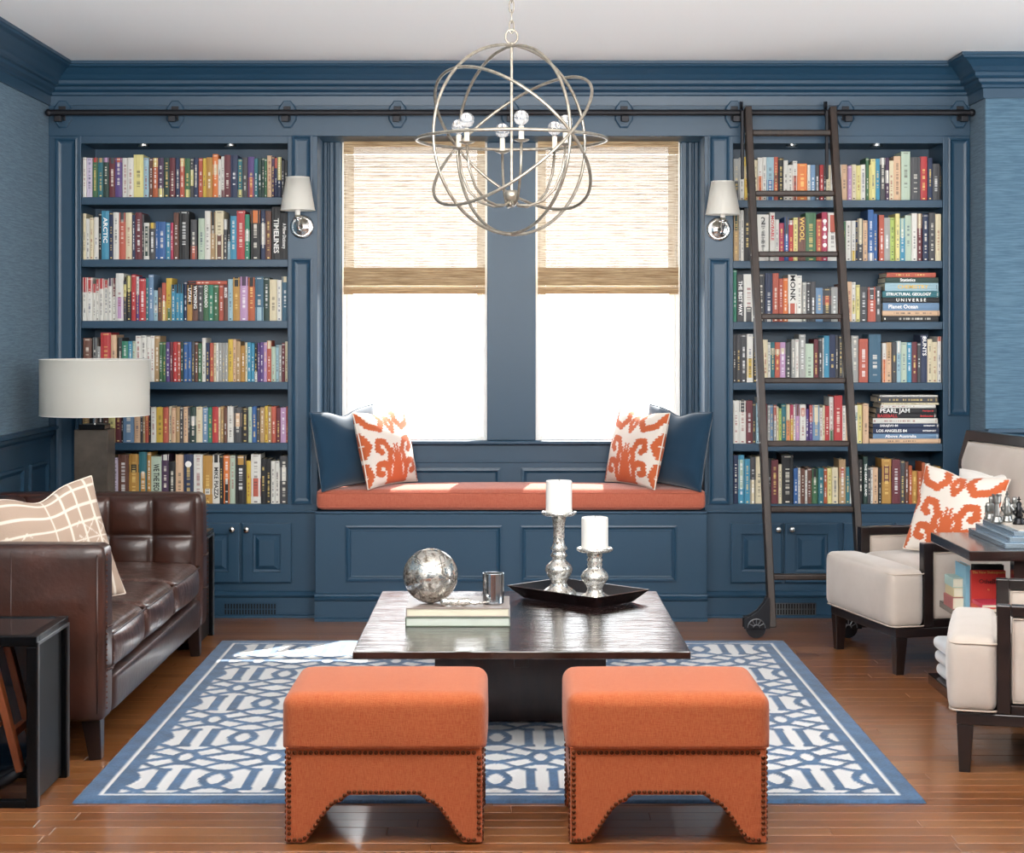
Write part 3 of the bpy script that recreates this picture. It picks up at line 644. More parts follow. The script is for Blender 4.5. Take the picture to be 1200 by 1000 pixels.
for i, b in enumerate(books):
    rnd = random.Random(hash((b['key'][0] == 'left', b['r'], b['k'])) & 0xffff)
    w_ = b['x1']-b['x0']; h = b['H']; d = min(.24, max(.12, h*.72+rnd.uniform(-.01, .012))); cx = (b['x0']+b['x1'])/2; yy = YBK+rnd.uniform(-.006, .010)
    T_ = TITLES.get(b['key'])
    if i < NB:
        L_ = lab1(b)
        if seen[L_] > 1 or len(L_.split()) > 16:
            L_ = '%s book, %s from the left on the %s shelf of the %s bookcase' % (NAME[b['c']], nth(b['k']+1), ORD[b['r']], b['side'])
        t = thing('book', L_, 'book', (cx, yy, b['z']+.0003), 0, 'books on the %s shelf of the %s bookcase' % (ORD[b['r']], b['side']))
        co = book_mesh(w_, h, d, b['c'], b['c2'], b['lo'], b['hi'], rnd, plain=T_ is not None).build('cover', M['book'], t)
        pages_mesh(w_, h, d).build('pages', M['paper'], t)
        if T_:
            tx, ink, zc, sz = T_; hgt = w_*.95
            bb = len(tx); size = w_*1.0*sz/.5*.62
            ln = h*(.8 if bb > 8 else .55)
            ln = min(ln, 2*(.96-zc)*h, 2*(zc-.04)*h); size = min(w_*.78, size*1.3); est = bb*size*.62; sx = min(1.25, ln/est)
            Mx = Matrix.Translation((0, -.0006, h*zc)) @ Matrix.Rotation(PI/2, 4, 'Y') @ Matrix.Rotation(PI/2, 4, 'X')
            text_mesh(tx, size, M[ink], 'spine_title', co, Mx, sx=sx, bold=size*.02)
        if b['key'] == ('right', 2, 415, 858):
            text_mesh('2', .05, M['ink_k'], 'spine_title', co, Matrix.Translation((0, -.0006, h*.86)) @ Matrix.Rotation(PI/2, 4, 'X'))
            for zz in (.45,): text_mesh('A New Literary History', .02, M['ink_k'], 'spine_title', co, Matrix.Translation((0, -.0006, h*zz)) @ Matrix.Rotation(PI/2, 4, 'Y') @ Matrix.Rotation(PI/2, 4, 'X'), sx=.62)
        if b['key'] == ('right', 2, 1075, 858):
            for k in range(5): MB().lathe([(w_*.36, 0), (w_*.36, -.0008), (.0001, -.0008)], 14, (0, -.0001, h*(.16+.165*k)), 'y').build('spine_dot', M['ink_w'], co)
        if b['key'] == ('left', 6, 110, 215):
            MB().lathe([(w_*.34, 0), (w_*.34, -.0008), (.0001, -.0008)], 18, (0, -.0001, h*.8), 'y').build('spine_emblem', M['ink_w'], co)
    else:
        book_mesh(w_, h, d, b['c'], b['c2'], b['lo'], b['hi'], rnd, rest, (cx, yy, b['z']+.0003)); pages_mesh(w_, h, d, rest, (cx, yy, b['z']+.0003), lin('#ddd3bd'))
r_ = rest.build('thin_shelf_books', M['book'], None, label='many thin books filling the gaps along the shelves of both bookcases', kind='stuff'); r_['category'] = 'book'
# horizontal books (spine towards the room)
def flat_book(px0, px1, q0, q1, col, z, lab, title=None, ink='ink_w', tx=.5, ts=.62, Y=YBK, d=.2, col2=None, lo=0, hi=1, group='books lying flat in the bookcases', tsx=1, extra=()):
    x0, x1 = X(px0, Y), X(px1, Y); h = (q1-q0)*Y/FP-.0006; rnd = random.Random(int(px0*7+q0*3))
    t = thing('book', lab, 'book', ((x0+x1)/2, Y, z), 0, group)
    mb = book_mesh(h, x1-x0, d, col, col2, lo, hi, rnd, plain=title is not None)
    # rotate the upright mesh onto its side:  (x,y,z) -> (z - L/2, y, x + h/2)
    L_ = x1-x0; mb.v = [(p[2]-L_/2, p[1], p[0]+h/2) for p in mb.v]; mb.f = [tuple(reversed(q)) for q in mb.f]
    co = mb.build('cover', M['book'], t)
    pg = pages_mesh(h, L_, d); pg.v = [(p[2]-L_/2, p[1], p[0]+h/2) for p in pg.v]; pg.f = [tuple(reversed(q)) for q in pg.f]; pg.build('pages', M['paper'], t)
    for bd, ik, cx_, s_, al in ([(title, ink, tx, ts, 'CENTER')] if title else [])+list(extra):
        text_mesh(bd, h*s_*1.3, M[ik], 'spine_title', co, Matrix.Translation(((cx_-.5)*L_, -.0006, h/2)) @ Matrix.Rotation(PI/2, 4, 'X'), align=al, sx=tsx, bold=h*.015)
    return z+h+.0006
z = SR[2]+.0003
for x0, x1, q1, q0, c, lab, ti, ink, tx, ts, tsx in (
  (500, 1120, 615, 548, 'k', 'black book with small white lettering, lowest of the flat stack, third shelf, right bookcase', None, 'ink_w', .5, .3, 1),
  (490, 1135, 540, 482, 'P', 'pale pink book lying just above the lowest black one in the flat stack', None, 'ink_w', .5, .4, 1),
  (495, 1130, 475, 387, 'S', 'thick blue book above the pale pink one in the flat stack, third shelf right', 'Planet Ocean', 'ink_w', .36, .55, 1),
  (495, 1130, 383, 322, 'k', 'black book titled UNIVERSE in the flat stack', 'U N I V E R S E', 'ink_w', .5, .62, 1.1),
  (490, 1130, 318, 247, 't', 'teal book titled STRUCTURAL GEOLOGY in the flat stack', 'STRUCTURAL GEOLOGY', 'ink_w', .46, .5, 1),
  (520, 1120, 243, 150, 'u', 'thick pale aqua book titled CHEMISTRY in the flat stack', 'CHEMISTRY', 'ink_g', .52, .5, 1.1),
  (525, 1120, 148, 86, 'd', 'dark green book titled Statistics near the top of the flat stack', 'Statistics', 'ink_w', .42, .62, 1),
  (540, 1090, 82, 28, 'C', 'brick red book on top of the flat stack, third shelf of the right bookcase', None, 'ink_w', .5, .4, 1)):
    z = flat_book(983+x0/9.6, 983+x1/9.6, q0/9.6, q1/9.6, c, z, lab, ti, ink, tx, ts, tsx=tsx)
z = SR[4]+.0003
for x0, x1, q1, q0, c, lab, ti, ink, tx, ts, tsx, ex in (
  (345, 1145, 612, 560, 'P', 'wide tan and cream book at the bottom of the flat stack, fifth shelf', None, 'ink_w', .5, .5, 1, ()),
  (385, 1125, 556, 500, 'S', 'steel blue book titled Above Australia', 'Above Australia', 'ink_w', .42, .66, 1.15, ()),
  (385, 1130, 496, 430, 'n', 'navy book titled LOS ANGELES 84', 'LOS ANGELES 84', 'ink_w', .28, .5, 1.1, (('INTERSPORT', 'ink_w', .85, .28, 'CENTER'),)),
  (385, 1130, 428, 378, 'n', 'navy book titled SARAJEVO 84', 'SARAJEVO 84', 'ink_w', .24, .55, 1.0, (('INTERSPORT', 'ink_w', .85, .35, 'CENTER'),)),
  (385, 1112, 374, 316, 'w', 'white book with grey lettering midway up the flat stack, fifth shelf', None, 'ink_k', .5, .5, 1, ()),
  (410, 1100, 312, 258, 'k', 'black book titled BASEBALL in red letters', 'BASEBALL', 'ink_r', .2, .72, 1.05, (('Smithsonian', 'ink_r', .84, .42, 'CENTER'),)),
  (420, 1100, 256, 195, 'k', 'black book titled PEARL JAM in white letters', 'PEARL JAM', 'ink_w', .31, .88, 1.05, (('Pearl Jam 20', 'ink_r', .86, .3, 'CENTER'),)),
  (470, 1090, 193, 155, 'w', 'thin white book just above the PEARL JAM one', None, 'ink_k', .5, .5, 1, ()),
  (480, 1125, 152, 130, 'c', 'very thin cream book under the charcoal one near the top of the stack', None, 'ink_k', .5, .5, 1, ()),
  (440, 1115, 128, 62, 'K', 'charcoal book second from the top of the flat stack, fifth shelf', None, 'ink_k', .5, .5, 1, ()),
  (460, 1115, 60, 40, 'w', 'very thin white book on top of the flat stack, fifth shelf', None, 'ink_k', .5, .5, 1, ())):
    z = flat_book(983+x0/9.6, 983+x1/9.6, q0/9.6, q1/9.6, c, z, lab, ti, ink, tx, ts, tsx=tsx, extra=ex)
zt = SL[2]+(592-188)/9.6*YBK/FP+.0012
flat_book(220.5, 266, 0, 4.6, 'C', zt, 'orange brown book lying flat across the tops of the state guidebooks', None, d=.13, col2='k', lo=0, hi=.22)
# ------------------------------------------------------------------ ladder rail and ladder
YR = 8.655; ZR = Z(132, YR)
rt = thing('ladder_rail', 'long black iron rail across the header above bookcases and windows', 'rail', (0, YR, ZR))
MB().tube([(X(57, YR), 0, 0), (X(1139, YR), 0, 0)], .0145, 14).build('rail_tube', M['blackiron'], rt, smooth=False)
for px in (57, 1139): MB().sphere((X(px, YR), 0, 0), .018, 14, 8).build('rail_end_cap', M['blackiron'], rt, smooth=True)
for px in (74, 206, 337, 466, 598, 731, 860, 990, 1124):
    x = X(px, YF); zc = Z(134, YF)-ZR
    oc = [(x+a*.044, zc+b*.068) for a, b in ((-.42,-1),(.42,-1),(1,-.42),(1,.42),(.42,1),(-.42,1),(-1,.42),(-1,-.42))]
    ic = [(x+(p-x)*.86, zc+(q-zc)*.90) for p, q in oc]
    mb = MB(); mb.v = [(p, YF-YR, q) for p, q in oc]+[(p, YF-YR-.012, q) for p, q in oc]+[(p, YF-YR-.016, q) for p, q in ic]
    mb.f = [(i, (i+1) % 8, 8+(i+1) % 8, 8+i) for i in range(8)]+[(8+i, 8+(i+1) % 8, 16+(i+1) % 8, 16+i) for i in range(8)]+[tuple(range(16, 24))]; mb.c = [None]*17
    pl = mb.build('mounting_plate', M['paint'], rt)
    br = MB().box(x-.017, x+.017, YF-YR-.024, YF-YR-.015, -.030, .040).box(x-.012, x+.012, -.012, YF-YR-.023, -.030, -.0148).box(x-.017, x+.017, -.018, .012, -.044, -.018)
    br.build('rail_bracket', M['blackiron'], pl, bevel=.002)
def skew(o): pass
LT = thing('library_ladder', 'dark walnut rolling library ladder leaning on the right bookcase', 'ladder', (1.4, 8.2, 0))
def L(px, py, Y): return Vector((X(px, Y)-1.4, Y-8.2, Z(py, Y)))
def ladY(z): return 8.175+(8.60-8.175)*(z/2.46)
def ladP(x, z): return Vector((x-1.4, ladY(z)-8.2, z))
def lx(z, base, top): return base+(top-base)*z/2.46
LB, LTp, RB, RTp = 1.200, 1.143, 1.618, 1.549
for bx, tx in ((LB, LTp), (RB, RTp)):
    a = ladP(lx(.045, bx, tx), .045); b_ = ladP(tx, 2.47)
    MB().bar(a, b_, .032, .072, up=(0, -1, 0)).build('stile', M['ladder'], LT, bevel=.004)
for py in (156, 227, 298, 371, 446, 520, 597, 676):
    # height on the leaning plane for this image row
    zz = 1.4-(py-VY)*8.4/FP
    for _ in range(6): zz = CH-(py-VY)*ladY(zz)/FP
    a = ladP(lx(zz, LB, LTp)+.0155, zz); b_ = ladP(lx(zz, RB, RTp)-.0155, zz)
    MB().bar(a, b_, .052, .026, up=(0, 0, 1)).build('rung', M['ladder'], LT, bevel=.006)
    for q, s in ((a, -1), (b_, 1)):
        MB().lathe([(.0001, 0), (.006, .002), (.008, .005)][::-1], 10, (q.x+s*.034, q.y, q.z), 'x').build('bolt_head', M['chrome'], LT, smooth=True) if s < 0 else None
for bx, tx, s in ((LB, LTp, -1), (RB, RTp, -1)):
    # rolling hook over the rail
    xt = lx(2.36, bx, tx)-1.4-.026
    MB().box(xt-.006, xt+.006, 8.60-8.2-.02, 8.60-8.2+.075, 2.08, 2.475).build('hook_strap', M['blackiron'], LT, bevel=.003) if False else None
    hk = MB().box(xt-.007, xt+.007, YR-8.2-.052, YR-8.2-.024, 2.13, 2.46); hk.box(xt-.007, xt+.007, YR-8.2-.03, YR-8.2+.026, 2.450, 2.463)
    hk = hk.build('rail_hook', M['blackiron'], LT, bevel=.003)
    MB().lathe([(.012, -.006), (.021, -.006), (.017, 0), (.021, .006), (.012, .006)], 16, (xt+.0, YR-8.2, ZR+.034), 'x').build('roller', M['blackiron'], hk, smooth=False)
    # brake housing and wheel at the foot
    x0 = lx(.05, bx, tx)-1.4-.026; yc = 8.175-8.2
    prof = [(0, .045), (.0, .185), (-.012, .190), (-.026, .160), (-.055, .125), (-.098, .098), (-.118, .088), (-.118, .045)]
    pr = [(x0+.012+p, q) for p, q in prof]
    MB().prism(pr, yc-.03, yc-.022).prism(pr, yc+.022, yc+.03).box(x0-.106, x0+.012, yc-.022, yc+.022, .092, .100).build('wheel_housing', M['blackiron'], LT, bevel=.002)
    wh = MB().lathe([(.045, -.014), (.045, .014)], 28, (x0-.050, yc, .0455), 'y').build('wheel', M['blackiron'], LT)
    for k in range(5):
        a = PI*k/4
        c_, s_ = math.cos(a), math.sin(a)
        MB().bar((x0-.050+c_*.018, yc-.031, .052+s_*.018), (x0-.050+c_*.038, yc-.031, .052+s_*.038), .004, .004).build('wheel_spoke', M['stainless'], wh) if 0 else None
    ar = MB().tube([(x0-.050+.040*math.cos(PI*k/14), yc-.031, .050+.040*math.sin(PI*k/14)) for k in range(15)], .003, 6)
    for k in range(1, 6):
        a = PI*k/6; ar.tube([(x0-.050+.014*math.cos(a), yc-.031, .050+.014*math.sin(a)), (x0-.050+.038*math.cos(a), yc-.031, .050+.038*math.sin(a))], .0025, 6)
    ar.tube([(x0-.050+.014*math.cos(PI*k/8), yc-.031, .050+.014*math.sin(PI*k/8)) for k in range(9)], .003, 6)
    ar.build('fan_relief', M['stainless'], LT)
# ------------------------------------------------------------------ sconces
def sconce(px, pz, s, lab):
    x = X(px, YF); z = Z(pz, YF)
    t = thing('wall_sconce', lab, 'wall lamp', (x, YF-.001, z))
    MB().lathe([(.056, 0), (.058, -.006), (.054, -.012), (.046, -.014), (.040, -.013), (.034, -.018), (.0001, -.022)], 32, (0, 0, 0), 'y').build('backplate', M['chrome'], t, smooth=True)
    ux = s*.010
    MB().tube([(0, -.02, 0), (0, -.035, -.012), (ux*.5, -.065, -.020), (ux, -.090, -.006), (ux, -.095, .028), (ux, -.095, .050)], [.010, .009, .008, .008, .009, .010], 10).build('arm', M['chrome'], t, smooth=True)
    MB().lathe([(.008, .03), (.020, .032), (.022, .040), (.012, .046), (.014, .052)], 18, (ux, -.095, -.0)).build('cup', M['chrome'], t, smooth=True)
    MB().lathe([(.0125, .05), (.0125, .115), (.004, .118)], 16, (ux, -.095, 0)).build('candle_sleeve', M['wax'], t, smooth=False)
    zt = Z(pz-58 if s < 0 else pz-56, 8.655)-z; zb = zt-.158
    sh = MB().lathe([(.083, zb), (.0565, zt), (.0550, zt), (.0815, zb)], 40, (ux, -.095, 0))
    sh.f = sh.f[:-2]+[]; sh.c = sh.c[:-2]
    n = 40; o = sh.build('lamp_shade', M['shade_small'], t, smooth=False)
    for p in o.data.polygons: p.use_smooth = True
    rm = MB()
    rm.tube([(ux+.083*math.cos(2*PI*k/40), -.095+.083*math.sin(2*PI*k/40), zb) for k in range(40)], .0018, 6, True)
    rm.build('shade_rim', M['linen'], t)
    MB().tube([(ux+.0565*math.cos(2*PI*k/40), -.095+.0565*math.sin(2*PI*k/40), zt) for k in range(40)], .0018, 6, True).build('shade_rim', M['linen'], t)
    MB().tube([(ux-.056, -.095, zt-.02), (ux+.056, -.095, zt-.02)], .0012, 6).tube([(ux, -.095, .115), (ux, -.095, zt-.02)], .0015, 6).build('shade_spider', M['chrome'], t)
def shade_mat(name, c, k=.35):
    m = bpy.data.materials.new(name); m.use_nodes = True; g = NG(m); b = g.n['Principled BSDF']
    b.inputs['Base Color'].default_value = (*lin(c), 1); b.inputs['Roughness'].default_value = .9
    tl = g.add('BsdfTranslucent'); tl.inputs['Color'].default_value = (*lin(c), 1); tc = g.add('TexCoord')
    n = g.add('TexNoise', Scale=220.0); g.link(tc.outputs['Object'], n.inputs['Vector']); bp = g.add('Bump', Strength=.15, Distance=.002); g.link(n.outputs['Fac'], bp.inputs['Height']); g.link(bp.outputs[0], b.inputs['Normal'])
    ms = g.add('MixShader'); ms.inputs[0].default_value = k; g.link(b.outputs[0], ms.inputs[1]); g.link(tl.outputs[0], ms.inputs[2]); g.link(ms.outputs[0], g.n['Material Output'].inputs['Surface'])
    return m
M['shade_small'] = shade_mat('sconce_linen', '#f3f0e8'); M['shade_big'] = shade_mat('lamp_linen', '#dedbd2')
sconce(354, 266, -1, 'nickel sconce with white shade on pilaster left of the window bay')
sconce(842, 269, 1, 'nickel sconce with white shade on pilaster beside the library ladder')
# ------------------------------------------------------------------ chandelier
YC = 6.45; zc = Z(164, YC); R = .341
ch = thing('orb_chandelier', 'silver leaf orb chandelier with six clear globe bulbs over the coffee table', 'chandelier', (X(599.5, YC), YC, zc))
Nax = Vector((.6, -.8, 0)); Aax = Vector((.8, .6, 0)); Zx = Vector((0, 0, 1))
def ring(u, v, r=R, rad=.0058, name='orb_ring'):
    MB().tube([u*(r*math.cos(2*PI*k/96))+v*(r*math.sin(2*PI*k/96)) for k in range(96)], rad, 8, True).build(name, M['nickel'], ch, smooth=True)
ring(Aax, Zx); ring(Nax, Zx, R-.004); ring(Nax, Aax, R+.002)
ring(Nax, (Zx+Aax).normalized(), R+.004); ring(Nax, (Zx-Aax).normalized(), R-.002)
MB().tube([(0, 0, -.20), (0, 0, R+.01)], .0055, 10).build('stem_rod', M['nickel'], ch)
MB().lathe([(.0001, -.245), (.012, -.24), (.016, -.228), (.006, -.222), (.024, -.215), (.026, -.190), (.020, -.182), (.0001, -.18)], 20).build('hub', M['nickel'], ch, smooth=True)
MB().tube([(.022*math.sin(2*PI*k/20)*(1 if 1 else 0), 0, R+.030-.026*math.cos(2*PI*k/20)) for k in range(20)], .0035, 8, True).build('top_loop', M['nickel'], ch, smooth=True)
M['bulb'] = mat('clear_bulb_glass', '#f6f8fa', .03, trans=.85, ior=1.25)
M['cream_sleeve'] = mat('silver_candle_sleeve', '#d8d0c0', .6)
rho = .205
for k in range(6):
    a = math.radians(-80.5+60*k); dx, dy = math.cos(a), math.sin(a)
    P = [(0, -.212), (.03, -.236), (.07, -.238), (.12, -.222), (.165, -.180), (.195, -.110), (rho, -.03)]
    arm = MB().tube([(dx*r_, dy*r_, z_) for r_, z_ in P], .0048, 8).build('arm', M['nickel'], ch, smooth=True)
    bx = (dx*rho, dy*rho, 0)
    MB().lathe([(.0001, -.032), (.008, -.030), (.028, -.022), (.029, -.020), (.010, -.024), (.0001, -.024)], 20, bx).build('drip_cup', M['nickel'], arm, smooth=True)
    MB().lathe([(.0095, -.026), (.0095, .026), (.005, .027), (.0001, .027)], 14, bx).build('candle_sleeve', M['cream_sleeve'], arm)
    MB().lathe([(.006, .027), (.009, .032), (.018, .036), (.0245, .046), (.0265, .056), (.0245, .067), (.017, .077), (.008, .0815), (.0001, .0825)], 20, bx).build('bulb', M['bulb'], arm, smooth=True)
    MB().tube([(bx[0]-.004, bx[1], .03), (bx[0]-.008, bx[1], .055), (bx[0], bx[1], .062), (bx[0]+.008, bx[1], .055), (bx[0]+.004, bx[1], .03)], .0008, 5).build('filament', M['chrome'], arm)
zl = R+.066; k = 0
while zc+zl < FH-.04:
    pts = []
    for j in range(16):
        a = 2*PI*j/16; u = .0085*math.cos(a); v_ = .024*math.sin(a)
        pts.append((u, 0, zl+v_) if k % 2 == 0 else (0, u, zl+v_))
    MB().tube(pts, .0028, 6, True).build('chain_link', M['nickel'], ch, smooth=True); zl += .037; k += 1
MB().lathe([(.06, FH-zc-.001), (.058, FH-zc-.012), (.03, FH-zc-.03), (.006, FH-zc-.04), (.0001, FH-zc-.04)], 24).build('canopy', M['nickel'], ch, smooth=True)
# ------------------------------------------------------------------ pillows
def pip(poly, U, V):
    ins = np.zeros(U.shape, bool); n = len(poly); j = n-1
    for i in range(n):
        xi, yi = poly[i]; xj, yj = poly[j]
        c = ((yi > V) != (yj > V)) & (U < (xj-xi)*(V-yi)/((yj-yi) or 1e-9)+xi); ins ^= c; j = i
    return ins
def ikat(U, V):
    """U, V in -1..1; orange ikat motifs on cream, mirrored about U=0"""
    u = np.abs(U)+.014*np.sign(np.sin(V*80)); v = V
    m = np.zeros(U.shape, bool)
    def stroke(pts, w):
        nonlocal m
        for (x0, y0), (x1, y1) in zip(pts, pts[1:]):
            L2 = (x1-x0)**2+(y1-y0)**2; t = np.clip(((u-x0)*(x1-x0)+(v-y0)*(y1-y0))/L2, 0, 1)
            m |= np.hypot(u-x0-t*(x1-x0), v-y0-t*(y1-y0)) < w
    stroke([(.30, -.97), (.32, -.60), (.46, -.40), (.64, -.42), (.66, -.62), (.52, -.66)], .078)
    stroke([(.32, -.55), (.24, -.12), (.36, .14), (.56, .16), (.62, -.04), (.50, -.12)], .082)
    stroke([(.95, -.95), (.84, -.66), (.95, -.38)], .07); stroke([(.97, -.20), (.82, .08), (.97, .36)], .075)
    stroke([(.97, .92), (.74, .56), (.42, .46), (.24, .70), (.34, .92)], .085); stroke([(0, .96), (.10, .62), (0, .42)], .07)
    m |= (u < .26-.20*(v+.95)) & (v < -.10) & (v > -.97)
    for q in ((.05, .05), (.15, -.05), (.25, -.22)): stroke([(q[0]*.6, -.5), q], .032)
    return m
def ikat_big(U, V): return ikat(U*.92, V*.92)
def plaid(U, V):
    a = np.zeros(U.shape); L_ = lambda q, w: (np.abs(q % 1-.5) < w)
    a = a-1.0*((L_(U*6.5, .05) & (np.sin(V*4+.6) > .1)) | (L_(V*6.5+.3, .05) & (np.sin(U*3.6) > 0)))
    for f in (9.0,): a = np.maximum(a, (np.abs(np.sin(U*f*1.3)) < .22) & (np.sin(U*3.1) > -.3)); a = np.maximum(a, (np.abs(np.sin(V*f*1.2)) < .22) & (np.sin(V*2.7+.5) > -.4))
    a = np.maximum(a, .8*((np.abs(((U+V)*3.2) % 1-.5) < .04) & (np.cos(V*4.1) > .2) & (np.cos(U*3) < .4)))
    a = np.maximum(a, .8*((np.abs(((U-V)*3.2) % 1-.5) < .04) & (np.cos(V*4.1) > .2) & (np.cos(U*3) < .4)))
    return a
def pillow_obj(parent, w_, h, t, m, pat=None, cols=None, n=40, name='pillow_body', slump=0, chop=0):
    vs = []; N = n+1
    e = np.linspace(-1, 1, N); e = np.sign(e)*(1-(1-np.abs(e))**1.25)
    U, V = np.meshgrid(e, e)
    th = t/2*((1-U**2).clip(0)*(1-V**2).clip(0))**.42
    wr = 1+.05*np.sin(U*5+V*3)*np.sin(V*6-U*2)
    Xp = U*w_/2*(1-.055*(1-V**2)); Zp = V*h/2*(1-.055*(1-U**2))+h/2
    Zp = Zp-chop*np.exp(-(U/.35)**2)*((V+1)/2)**3
    F = np.stack([Xp, -th*wr, Zp], -1).reshape(-1, 3); Bk = np.stack([Xp, th*wr, Zp], -1).reshape(-1, 3)
    v = np.concatenate([F, Bk]); f = []
    for i in range(n):
        for j in range(n):
            a = i*N+j; f.append((a, a+1, a+N+1, a+N)); b = a+N*N; f.append((b, b+N, b+N+1, b+1))
    me = bpy.data.meshes.new(name); me.from_pydata(v.tolist(), [], f)
    me.polygons.foreach_set('use_smooth', [True]*len(me.polygons))
    if pat is not None:
        a = me.color_attributes.new('col', 'FLOAT_COLOR', 'POINT'); k = pat(U, V).astype(float).reshape(-1); k = np.concatenate([k, k])
        c0, c1 = (np.array(lin(c)) for c in cols); c2 = np.array(lin('#9c6a55')); kp = k.clip(0, 1)[:, None]; kn = (-k).clip(0, 1)[:, None]*.7; cc = c0[None]*(1-kp-kn)+c1[None]*kp+c2[None]*kn
        a.data.foreach_set('color', np.concatenate([cc, np.ones((len(cc), 1))], 1).reshape(-1).astype(np.float32))
    me.materials.append(m); o = bpy.data.objects.new(name, me); C.objects.link(o); o.parent = parent
    E = [(U[0, j], V[0, j]) for j in range(0, N, 2)]; pts = []
    idx = [(0, j) for j in range(0, N-1, 2)]+[(i, N-1) for i in range(0, N-1, 2)]+[(N-1, j) for j in range(N-1, 0, -2)]+[(i, 0) for i in range(N-1, 0, -2)]
    MB().tube([(Xp[i, j], 0, Zp[i, j]) for i, j in idx], .0035, 6, True).build('piping', M['piping'] if pat is not None else m, parent, smooth=True)
    return o
M['piping'] = mat('cream_piping', '#ddd0c2', .9)
M['ikat'] = mat('ikat_linen', '#ffffff', .9, attr='col', bump=.2, bscale=200, sheen=.1)
def place(o, loc, rz, lean, roll=0):
    o.location = loc; o.rotation_mode = 'XYZ'
    o.matrix_world = Matrix.Translation(loc) @ Matrix.Rotation(rz, 4, 'Z') @ Matrix.Rotation(lean, 4, 'X') @ Matrix.Rotation(roll, 4, 'Y')
IK = ('#d9d0c6', '#b9592f')
zs = .640
pl = thing('velvet_pillow', 'deep blue velvet pillow in the left corner of the window seat', 'pillow'); pillow_obj(pl, .41, .385, .14, M['navyvelvet'], chop=.03)
place(pl, (-.762, 8.775, zs), math.radians(46), math.radians(-9), math.radians(-4))
pr = thing('velvet_pillow', 'deep blue velvet pillow in the right corner of the window seat', 'pillow')
for c in pl.children: d = c.copy(); C.objects.link(d); d.parent = pr
place(pr, (.780, 8.775, zs), math.radians(-46), math.radians(-9), math.radians(4))
i1 = thing('ikat_pillow', 'orange and cream ikat pillow leaning on the left blue velvet one', 'pillow'); pillow_obj(i1, .40, .375, .13, M['ikat'], ikat_big, IK, n=130, chop=.02)
place(i1, (-.572, 8.81, zs+.002), math.radians(56), math.radians(-13), math.radians(-2))
i2 = thing('ikat_pillow', 'orange and cream ikat pillow leaning on the right blue velvet one', 'pillow')
for c in i1.children: d = c.copy(); C.objects.link(d); d.parent = i2
place(i2, (.590, 8.81, zs+.002), math.radians(-56), math.radians(-13), math.radians(2))
# ------------------------------------------------------------------ rug
def rug():
    x0, x1, y0, y1 = -1.296, 1.236, 5.307, 8.055; st = .0060
    nx = int((x1-x0)/st); ny = int((y1-y0)/st)
    xs = np.linspace(x0, x1, nx+1); ys = np.linspace(y0, y1, ny+1); XX, YY = np.meshgrid(xs, ys)
    px, py = .29, .569; cx0, cy0 = -.913, 5.568
    dx = np.minimum(XX-x0, x1-XX); dy = np.minimum(YY-y0, y1-YY); d = np.minimum(dx, dy)
    x = np.abs(((XX-cx0+px/2) % px)-px/2)                                  # distance from an oval column
    v = ((YY-cy0+py/2) % py)-py/2; v2 = ((YY-cy0) % py)-py/2               # from the big oval row / small oval row
    xb = px/2-x
    def lens(p, q, a, b): return np.abs(p/a)**1.7+np.abs(q/b)**1.45
    blue = (lens(x, v, .054, .116) < 1) & (lens(x, v, .026, .066) > 1)
    blue |= (np.abs(xb-.036) < .0165) & (np.abs(v) < .130)
    blue |= (lens(xb, v2, .049, .092) < 1) & (lens(xb, v2, .022, .052) > 1)
    t = .0185; av = np.abs(v2)
    blue |= (np.abs(av-.071*(1-x/.105)) < t) & (x < .112)
    sm = np.clip(x/.11, 0, 1); sm = sm*sm*(3-2*sm)
    blue |= (np.abs(av-(.071+.094*sm)) < t*.85) & (xb > .014)
    sd = np.clip(x/.145, 0, 1); sd = sd*sd*(3-2*sd)
    blue |= np.abs(av-(.188-.105*sd)) < t
    k = np.where(blue, 0.0, 1.0)
    k[(dx < .118) | (dy < .094)] = 0
    k[((dx > .062) & (dx < .076) & (dy > .066)) | ((dy > .066) & (dy < .080) & (dx > .062))] = 1
    z = .009-.0035*k+rng.normal(0, .0002, k.shape)
    z[0, :] = z[-1, :] = 0; z[:, 0] = z[:, -1] = 0; z = np.maximum(z, .0)
    c_b = np.array(lin('#395b7e')); c_w = np.array(lin('#d2d2d2'))
    tone = 1+.22*np.sin(XX*37+3*np.sin(YY*9))*np.sin(YY*31+2*np.sin(XX*11))+rng.normal(0, .10, k.shape)
    cc = (c_b[None, None]*(1-k[..., None])+c_w[None, None]*k[..., None])*np.where(k[..., None] > .5, 1, tone[..., None])
    vtx = np.stack([XX, YY, z], -1).reshape(-1, 3)
    i = np.arange(ny)[:, None]*(nx+1)+np.arange(nx)[None]
    f = np.stack([i, i+1, i+nx+2, i+nx+1], -1).reshape(-1, 4)
    me = bpy.data.meshes.new('rug'); me.vertices.add(len(vtx)); me.vertices.foreach_set('co', vtx.reshape(-1).astype(np.float32))
    me.loops.add(f.size); me.loops.foreach_set('vertex_index', f.reshape(-1).astype(np.int32))
    me.polygons.add(len(f)); me.polygons.foreach_set('loop_start', (np.arange(len(f))*4).astype(np.int32)); me.update(calc_edges=True)
    a = me.color_attributes.new('col', 'FLOAT_COLOR', 'POINT'); a.data.foreach_set('color', np.concatenate([cc.clip(0, 1), np.ones((*k.shape, 1))], -1).reshape(-1).astype(np.float32))
    me.materials.append(mat('wool_and_silk_rug', '#ffffff', .8, attr='col', sheen=.2, bump=.35, bscale=120))
    o = bpy.data.objects.new('area_rug', me); C.objects.link(o)
    tag(o, 'blue and ivory trellis patterned rug under the coffee table', 'rug')
rug()
ZRG = .0102
